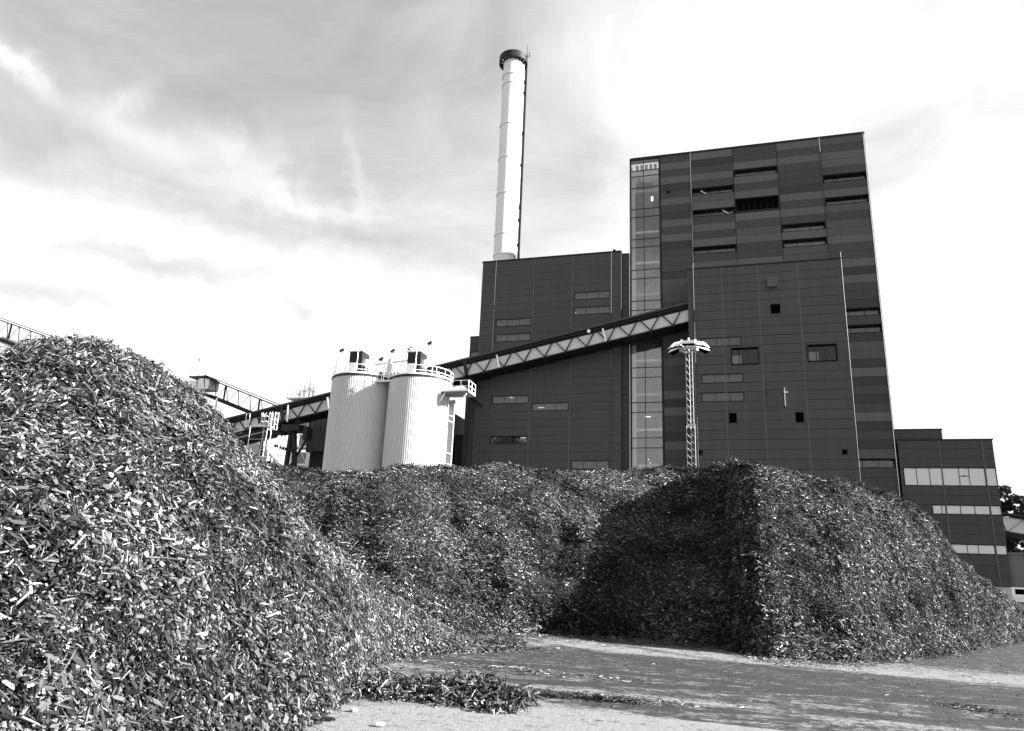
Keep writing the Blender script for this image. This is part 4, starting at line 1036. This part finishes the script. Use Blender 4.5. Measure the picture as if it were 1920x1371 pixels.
b = MB(); b.tube((-80.5, 92, 28.3), (-80.5, 92, 31.0), .06, n=6); b.tube((-79.0, 92, 28.9), (-79.0, 92, 31.6), .05, n=6); b.box(-79.4, -78.9, 91.8, 92.2, 31.5, 31.8); b.build('light_pole', WHITE, g2)
g3, z3 = open_gallery('truss_gallery', (-101, 80, 0), -118., -90., 39.3, 30.35, 80., 'open truss conveyor at the picture edge dropping behind the nearer heap', h=2.9, sp=2.5)
b = MB(); b.bar((-108.5, 82, 33.2), (-99.5, 82, 30.2), .5, 1.1); b.build('tail_casing', GALV, g3)

def left_background():
    # dark shed under the gallery, behind the silos
    r = thing('dark_shed', (-48, 95, 0), 'windowless near black shed standing behind the silos under the gallery', 'building')
    b = MB(); b.box(-59.4, -38.2, 95, 112, 0, 17.3); b.build('wall', TRIM, r)
    b = MB(); b.box(-59.95, -38.2, 94.6, 112, 17.35, 23.6); b.build('upper_wall', TRIM, r)
    for x in np.arange(-59.6, -38.4, .9):
        b = MB(); b.box(x, x+.84, 94.52, 94.6, 17.4, 23.5); b.build('panel', PX if False else mat('shed_panel', .035, .6, objvar=.1), r)
    r = thing('low_grey_hall', (-34, 99, 0), 'low grey panelled hall seen between the sunlit silo and the turbine hall', 'building')
    b = MB(); b.box(-38.0, -33.0, 99.1, 115, 0, 20.2); b.build('core_wall', CORE, r)
    for k in range(12):
        for x0, x1 in ((-38.0, -35.2), (-35.2, -33.0)): panel(r, x0, x1, 20.3-(k+1)*1.07, 20.3-k*1.07, 98.95, PX)
    b = MB(); b.box(-38.05, -33, 98.9, 99.6, 20.3, 20.45); b.build('parapet', TRIM, r)
    # white equipment tower far behind
    r = thing('equipment_tower', (-70.2, 110, 0), 'slender white steel tower with railed platforms rising behind the gallery', 'tower')
    b = MB(); b.box(-69.2, -68.3, 109.5, 112, 0, 29.2); b.build('duct', WHITE, r)
    for x in (-72.4, -69.3):
        for y in (110, 112.5):
            b = MB(); b.box(x-.1, x+.1, y-.1, y+.1, 0, 29.3); b.build('leg', GALV, r)
    for z in (14.5, 17.5, 20.6, 23.6, 26.6):
        b = MB(); b.box(-72.6, -69.1, 109.8, 112.6, z, z+.3); b.build('floor', GALV, r)
        b = MB(); b.box(-71.6, -70.1, 110.6, 112, z+.3, z+2.4); b.build('vessel', SILOD, r)
        b = MB(); b.bar((-72.4, 109.9, z+.3), (-70.85, 109.9, z+3.0), .1); b.bar((-70.85, 109.9, z+3.0), (-69.3, 109.9, z+.3), .1); b.build('brace', WHITE, r)
    b = MB(); b.box(-74.2, -68.8, 109, 113, 29.2, 29.4); b.build('top_deck', GALV, r)
    b = MB()
    for x in np.linspace(-74.1, -68.9, 7):
        b.bar((x, 109.1, 29.4), (x, 109.1, 30.6), .08)
    for z in (30.0, 30.6): b.bar((-74.1, 109.1, z), (-68.9, 109.1, z), .07)
    b.build('deck_rail', WHITE, r)
    for i, (x, h) in enumerate([(-72.6, 1.7), (-71.7, 2.6), (-70.7, 3.3), (-69.9, 2.4)]):
        b = MB(); b.tube((x, 110.5, 29.4), (x, 110.5, 29.4+h), .22, .1, n=8); b.box(x-.3, x+.3, 110.2, 110.8, 29.4+h*.5, 29.4+h*.62); b.build('antenna', GALV, r)
    # pale tank behind the support trestle
    r = thing('storage_tank', (-70, 118, 0), 'low pale tank barely visible behind the trestle', 'tank')
    b = MB(); b.tube((-70, 118, 0), (-70, 118, 11.5), 6.5, n=48); b.build('shell', WHITE, r, smooth=False)
    # white sloping chute and leaning post between heap and trestle
    r = thing('inclined_chute', (-66, 92, 0), 'white covered chute sloping down behind the nearer heap', 'chute')
    b = MB(); b.bar((-71.5, 95, 20.2), (-63.0, 95, 13.2), 1.2, 1.6); b.build('cover', WHITE, r)
    r = thing('steel_post', (-64, 90, 0), 'thin dark post below the lower end of the gallery', 'post')
    b = MB(); b.bar((-64.1, 90, 0), (-64.4, 90, 18.6), .35); b.build('shaft', DSTEEL, r)
    b = MB(); b.bar((-63.7, 90.4, 0), (-64.0, 90.4, 18.6), .25); b.build('pipe', WHITE, r)
left_background()

# ------------------------------------------------------------------ floodlight mast
def mast():
    X, Y = -1.68, 38.0; TOP = 13.55
    r = thing('light_mast', (X, Y, 0), 'tall white lattice mast crowned by a ring of floodlights in front of the fuel hall', 'light mast')
    def lattice(z0, z1, s, pitch, name):
        b = MB(); cs = [(X-s, Y-s*.6), (X+s, Y-s*.6), (X, Y+s)]
        for c in cs: b.tube((*c, z0), (*c, z1), .013, n=6)
        b.build(name, MAST, r)
        n = int((z1-z0)/pitch)
        b = MB()
        for i in range(n):
            za = z0+i*pitch
            for j in range(3):
                a, c = cs[j], cs[(j+1) % 3]
                b.bar((*a, za), (*c, za+pitch*.45), .009)
        b.build(name+'_lacing', MAST, r)
    lattice(0, 9.25, .21, .36, 'lower_section'); lattice(9.1, TOP, .165, .36, 'upper_section')
    b = MB(); b.box(X-.25, X+.25, Y-.2, Y-.16, 9.2, 9.3); b.box(X-.25, X-.19, Y-.2, Y+.2, 9.2, 9.3); b.build('collar', MAST, r)
    b = MB(); b.tube((X+.27, Y+.2, 3), (X+.25, Y+.2, TOP-.2), .014, n=6); b.build('cable', DSTEEL, r)
    b = MB(); b.ring((X, Y), .42, .50, TOP-.28, TOP-.16, n=6); b.ring((X, Y), .42, .50, TOP+.06, TOP+.18, n=6)
    for i in range(6):
        a = math.pi/3*i; b.bar((X, Y, TOP-.1), (X+.45*math.cos(a), Y+.45*math.sin(a), TOP-.1), .05)
    b.tube((X, Y, TOP-.3), (X, Y, TOP+.45), .05, n=8)
    b.build('head_frame', MAST, r)
    for i, a in enumerate(math.radians(q) for q in (28, -28, 152, 208)):
        ca, sa = math.cos(a), math.sin(a); up = Vector((0, 0, 1)); o = Vector((ca, sa, 0)); t = Vector((-sa, ca, 0))
        c0 = Vector((X, Y, TOP+.06))+o*.30
        def P(u, wv, h): return c0+o*u+t*wv+up*h
        # wedge housing: narrow at the ring, wide drooping mouth, dark glass underneath
        V = [P(0, -.10, -.06), P(.80, -.26, -.30), P(.80, .26, -.30), P(0, .10, -.06), P(.02, -.09, .14), P(.60, -.20, -.02), P(.60, .20, -.02), P(.02, .09, .14)]
        b = MB(); b.quadbox(V); h_ = b.build('floodlight', WHITE, r)
        L_ = [P(.03, -.095, -.085), P(.78, -.25, -.31), P(.78, .25, -.31), P(.03, .095, -.085)]
        b = MB(); b.quadbox([v-up*.02 for v in L_]+L_); b.build('lens', BLACKV, h_)
        b = MB(); b.box(c0.x+ca*.1-.06, c0.x+ca*.1+.06, c0.y+sa*.1-.06, c0.y+sa*.1+.06, TOP+.18, TOP+.30); b.build('ballast_box', WHITE, h_)
    for sy in (-1, 1):
        b = MB(); b.box(X-.34, X+.34, Y+sy*.55-.12, Y+sy*.55+.12, TOP-.06, TOP+.10); h_ = b.build('floodlight', WHITE, r)
        b = MB(); b.box(X-.32, X+.32, Y+sy*.55-.11, Y+sy*.55+.11, TOP-.12, TOP-.065); b.build('lens', BLACKV, h_)
mast()

# ------------------------------------------------------------------ right edge background
def tree(x, y, h, cr, label, seed, n=15000):
    rg = np.random.default_rng(seed)
    r = thing('tree', (x, y, 0), label, 'tree', 'dark trees at the right edge behind the office block')
    b = MB(); b.tube((x, y, 0), (x+.3, y, h*.55), .28, .14, n=8)
    for i in range(9):
        a = rg.uniform(0, 6.28); z = h*rg.uniform(.3, .6); l = cr*rg.uniform(.5, .9)
        b.tube((x+.2, y, z), (x+l*math.cos(a), y+l*math.sin(a), z+l*rg.uniform(.5, 1.1)), .09, .03, n=6)
    b.build('trunk', BARK, r)
    V = np.zeros((n*4, 3)); F_ = []
    cent = []
    for i in range(46):
        th = rg.uniform(0, 6.28); u = rg.random(); zc = h*(.12+.84*u); rad = cr*math.sin(math.pi*min(1, .18+.82*(1-u)))**.7*rg.uniform(.35, 1.)
        cent.append((x+rad*math.cos(th), y+rad*math.sin(th), zc, rg.uniform(.5, 1.15)))
    for i in range(n):
        c = cent[rg.integers(46)]; d = rg.normal(size=3); d /= np.linalg.norm(d); rr = c[3]*rg.random()**.4
        p = np.array(c[:3])+d*rr*np.array([1, 1, .75]); a = rg.normal(size=3); a /= np.linalg.norm(a); bb = np.cross(a, rg.normal(size=3)); bb /= np.linalg.norm(bb)
        s = rg.uniform(.14, .27); V[4*i:4*i+4] = [p-a*s-bb*s*.6, p+a*s-bb*s*.6, p+a*s+bb*s*.6, p-a*s+bb*s*.6]; F_.append((4*i, 4*i+1, 4*i+2, 4*i+3))
    b = MB(); b.v = [tuple(v) for v in V]; b.f = F_; b.build('crown', TREEM, r)
tree(39.8, 128, 17.6, 3.6, 'dark leafy tree closest to the office block wall, rising to its first window band', 1)
tree(43.6, 130, 16.6, 3.9, 'broad dark tree beside the first one at the very edge', 2, 6500)
tree(47.5, 133, 17.5, 4.2, 'dark tree farthest out, cut by the picture edge', 3)
tree(36.5, 140, 14.5, 3.6, 'dark tree mostly hidden behind the office block corner', 4)
tree(-68.5, 104, 16.2, 2.6, 'small grey tree glimpsed below the gallery beside the white chute', 5, 3000)
g4, z4 = open_gallery('truss_gallery', (43, 118, 0), 33.0, 52., 12.6, 9.4, 118., 'light clad truss conveyor low behind the office block, in front of the trees', h=2.4, sp=3.2)
b = MB(); b.quadbox([(33, 118.3, z4(33)-2.3), (52, 118.3, z4(52)-2.3), (52, 118.4, z4(52)-2.3), (33, 118.3, z4(33)-2.2)]+[(33, 118.3, z4(33)-.25), (52, 118.3, z4(52)-.25), (52, 118.4, z4(52)-.25), (33, 118.4, z4(33)-.25)]); b.build('cladding_panel', CLAD, g4)
def right_bits():
    r = thing('concrete_pier', (38.6, 120, 0), 'tall square concrete pier right of the office block base', 'pier')
    b = MB(); b.box(37.6, 39.0, 119.5, 121, 0, 6.6); b.build('shaft', CONCD, r)
    b = MB(); b.box(37.4, 39.2, 119.3, 121.2, 6.6, 6.9); b.build('cap', CONCD, r)
    r = thing('retaining_wall', (40, 124, 0), 'dark sloping retaining bank under the trees at the right edge', 'wall')
    b = MB(); b.quadbox([(31, 124, 0), (56, 122, 0), (56, 135, 0), (31, 135, 0), (31, 127, 5.5), (56, 126, 7.5), (56, 135, 7.5), (31, 135, 5.5)]); b.build('bank', CONCD, r)
    # parked van
    X, Y = 36.3, 112.
    r = thing('parked_van', (X, Y, 0), 'white van parked beyond the office block corner, half cut by the frame', 'van')
    b = MB(); b.quadbox([(X-1.9, Y-.9, .45), (X+2.6, Y-.9, .45), (X+2.6, Y+.9, .45), (X-1.9, Y+.9, .45), (X-1.6, Y-.8, 2.2), (X+2.5, Y-.8, 2.2), (X+2.5, Y+.8, 2.2), (X-1.6, Y+.8, 2.2)])
    b.quadbox([(X-2.9, Y-.88, .45), (X-1.9, Y-.88, .45), (X-1.9, Y+.88, .45), (X-2.9, Y+.88, .45), (X-2.7, Y-.8, 1.1), (X-1.7, Y-.8, 1.35), (X-1.7, Y+.8, 1.35), (X-2.7, Y+.8, 1.1)]); b.build('body', VEH, r)
    b = MB(); b.box(X-1.5, X-.5, Y-.93, Y-.86, 1.35, 2.0); b.box(X-.3, X+.9, Y-.93, Y-.86, 1.35, 2.0); b.build('window', BLACKV, r)
    for x in (X-2.0, X+1.7):
        b = MB(); b.tube((x, Y-.95, .36), (x, Y-.7, .36), .36, n=18); w = b.build('wheel', RUB, r)
        b = MB(); b.tube((x, Y-.965, .36), (x, Y-.95, .36), .2, n=14); b.build('rim', GALV, w)
right_bits()
for i, (z, dz) in enumerate([(57, 9), (52, 9), (48.5, 9), (45.5, 8.6), (42.5, 8.2)]):
    b = MB(); a = Vector((30, 330, z)); e = Vector((190, 300, z+dz*1.3)); prev = a
    for k in range(1, 17):
        t_ = k/16; p = a.lerp(e, t_)-Vector((0, 0, 7*t_*(1-t_))); b.tube(prev, p, .045, n=4, caps=False); prev = p
    o = b.build('power_line', PWR); tag(o, ['highest of the five thin wires in the sky right of the tower', 'second highest of the five thin wires right of the tower', 'middle one of the five thin wires right of the tower', 'second lowest of the five thin wires right of the tower', 'lowest of the five thin wires, just above the office roof'][i], 'power line', 'overhead wires in the sky')

# ------------------------------------------------------------------ the heaps
def heaps():
    rL = thing('wood_chip_heap', (-7, 12, 0), 'nearer heap of wood chips filling the lower left, sunlit', 'wood chip heap', 'wood chip heaps')
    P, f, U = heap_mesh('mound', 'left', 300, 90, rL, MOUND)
    dens = lambda c, u: (1./(1.+(np.hypot(c[..., 0], c[..., 1])/13.)**2))*np.where(u < 1.12, 1., .08)
    p, nn = sample_heap(P, U, 16000, dens)
    nz = fbm(p*.55+5, 3); rr_ = np.hypot(p[:, 0], p[:, 1])
    rot = euler_from_normals(nn, rng.normal(.05, .38, len(p))+np.where(rng.random(len(p)) < .5, math.pi, 0)+nz*.5)
    idx = rng.integers(0, 14, len(p)); zone = nz+rng.normal(0, .25, len(p))
    idx = np.where(zone < -.28, 14+rng.integers(0, 4, len(p)), idx); idx = np.where(zone > .12, 18+rng.integers(0, 10, len(p)), idx)
    instancer('loose_chips', p+nn*.015, rot, rng.uniform(.8, 1.25, len(p)), idx, CLN, rL)
    # the 300 that show largest, one by one
    dens2 = lambda c, u: np.where((np.hypot(c[..., 0], c[..., 1]) < 12.5) & (u < .95) & (u > .01), 1., 0.)/(np.hypot(c[..., 0], c[..., 1])**2)
    p2, n2 = sample_heap(P, U, 290, dens2)
    for i in range(len(p2)):
        o = bpy.data.objects.new('wood_chip', SING[rng.integers(len(SING))]); C.objects.link(o); o.parent = rL
        o.location = Vector(p2[i]+n2[i]*.085)-wloc(rL)
        n_ = Vector(n2[i]+rng.normal(0, .22, 3)).normalized(); q = n_.to_track_quat('Z', 'X')@Matrix.Rotation(rng.uniform(0, 6.28), 3, 'Z').to_quaternion()
        o.rotation_euler = q.to_euler(); s = rng.uniform(.6, 1.2); o.scale = (s, s*rng.uniform(.8, 1.2), s)
    rB = thing('wood_chip_heap', (0, 25, 0), 'long farther heap of wood chips across the yard with a shadowed hollow in its face', 'wood chip heap', 'wood chip heaps')
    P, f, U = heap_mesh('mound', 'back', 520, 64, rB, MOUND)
    dens = lambda c, u: np.where(u < 1.10, 1., .10)*np.ones_like(c[..., 0])
    p, nn = sample_heap(P, U, 17000, dens)
    nz = fbm(p*.4+9, 3)
    rot = euler_from_normals(nn, rng.normal(-.05, .40, len(p))+np.where(rng.random(len(p)) < .5, math.pi, 0)+nz*.5)
    idx = rng.integers(0, 14, len(p)); zone = nz+rng.normal(0, .25, len(p))
    idx = np.where(zone < -.30, 14+rng.integers(0, 4, len(p)), idx); idx = np.where(zone > .05, 18+rng.integers(0, 10, len(p)), idx)
    instancer('loose_chips', p+nn*.015, rot, rng.uniform(.85, 1.3, len(p)), idx, CLB, rB)
heaps()

def ground_chips():
    def line(a, b, n, w, h=0.):
        t = rng.random(n); x = a[0]+(b[0]-a[0])*t+rng.normal(0, w, n)*.8; y = a[1]+(b[1]-a[1])*t+rng.normal(0, w, n)
        return np.stack([x, y, np.full(n, .006)], 1)
    # pushed-up windrow of chips, a low ridge of its own
    m_ = []
    cl = [(-5.6, 9.7), (-4.9, 9.85), (-4.2, 10.1), (-3.6, 10.15), (-3.05, 10.05), (-2.75, 9.85)]
    V = []; F_ = []
    for i, (x, y) in enumerate(cl):
        for j in range(7):
            s = (j-3)/3; V.append((x, y+s*.50, max(.0, (.02, .13, .07, .15, .10, .02)[i]*(1-s*s))-.02))
    for i in range(len(cl)-1):
        for j in range(6): a = i*7+j; F_.append((a, a+7, a+8, a+1))
    r = thing('chip_windrow', (-4.2, 10, 0), 'low ridge of pushed up chips trailing from the foot of the nearer heap', 'chip ridge')
    b = MB(); b.v = V; b.f = F_; o = b.build('mound', MOUND, r, smooth=True); tag(o, kind='stuff')
    n = 250; t = rng.random(n)*(len(cl)-1.001); i = t.astype(int); f = t-i; A = np.array(cl)
    xy = A[i]*(1-f)[:, None]+A[i+1]*f[:, None]; s = np.clip(rng.normal(0, .55, n), -1.6, 1.6)
    p = np.stack([xy[:, 0]+rng.normal(0, .05, n), xy[:, 1]+s*.5, np.maximum(.0, np.interp(t, range(6), (.03, .12, .06, .14, .09, .01))*(1-s*s))+.01], 1)
    nn = np.stack([rng.normal(0, .25, n), s*.5+rng.normal(0, .25, n), np.ones(n)], 1)
    o = instancer('loose_chips', p, euler_from_normals(nn, rng.uniform(0, 6.28, n)), rng.uniform(.45, 1.0, n), rng.integers(0, 5, n), CLW, r)
    # ragged continuation of the ridge
    r2 = thing('chip_windrow', (-1.8, 11, 0), 'thin ragged spill of long splinters continuing right of the chip ridge', 'chip ridge')
    n = 60; t = np.concatenate([rng.uniform(0, .35, 22), rng.uniform(.42, .75, 28), rng.uniform(.75, 1., 10)])
    p = np.stack([-2.55+1.5*t+rng.normal(0, .03, n), 10.95+.12*t+rng.normal(0, .05, n), np.full(n, .012)], 1)
    instancer('loose_chips', p, euler_from_normals(np.stack([rng.normal(0, .15, n), rng.normal(0, .15, n), np.ones(n)], 1), rng.uniform(0, 6.28, n)), rng.uniform(.22, .42, n), rng.integers(0, 5, n), CLW, r2)
    # thin trails and litter
    L = [line((-2.7, 11.2), (-1.2, 11.1), 70, .07), line((-5.3, 13.6), (-1.4, 13.2), 90, .08), line((-5.5, 13.2), (-3.0, 13.2), 40, .3),
         line((3.0, 13.6), (4.2, 12.3), 60, .10), line((-.9, 11.3), (-.4, 11.2), 12, .08), line((-5.3, 16.4), (-3.8, 17.4), 60, .25)]
    nl = [len(q) for q in L]
    # fringe at the foot of the far heap
    az = rng.uniform(BACK_BASE[3, 0], BACK_BASE[-1, 0], 2200); rb = np.interp(az, *BACK_BASE.T)-np.abs(rng.normal(0, .8, 2200))+.2
    L.append(np.stack([rb*np.sin(az), rb*np.cos(az), np.full(2200, .006)], 1))
    az = rng.uniform(LEFT_BASE[4, 0], LEFT_BASE[-1, 0], 260); rb = np.interp(az, *LEFT_BASE.T)-np.abs(rng.normal(0, .22, 260))+.1
    L.append(np.stack([rb*np.sin(az), rb*np.cos(az), np.full(260, .006)], 1))
    # litter all over the yard
    L.append(np.stack([rng.uniform(-6, 14, 1500), rng.uniform(9.5, 24, 1500), np.full(1500, .004)], 1))
    p = np.concatenate(L); nn = np.tile(np.array([0., 0, 1]), (len(p), 1))+rng.normal(0, .05, (len(p), 3))
    sc = np.concatenate([rng.uniform(.5, .9, len(p)-1500), rng.uniform(.2, .55, 1500)])
    instancer('scattered_chips', p, euler_from_normals(nn, rng.uniform(0, 6.28, len(p))), sc, rng.integers(0, 5, len(p)), CLS, None, 'thin litter of chips and splinters scattered over the yard surface', 'wood chips')
    for k, (x, y, mi, s, rz, lab) in enumerate([(-3.72, 7.95, 1, 1.3, .2, 'pale flat chip lying alone on the light concrete at the bottom edge'),
                                               (-4.45, 7.95, 5, 1.1, .1, 'pale chip at the very foot of the nearer heap, on the light concrete'),
                                               (-4.35, 8.55, 1, 1.2, 1.2, 'dark edged pale chip just below the chip ridge')]):
        o = bpy.data.objects.new('wood_chip', SING[mi]); C.objects.link(o); o.location = (x, y, .012); o.rotation_euler = (.05, .04, rz); o.scale = (s, s, s*1.6)
        tag(o, lab, 'wood chip')
ground_chips()
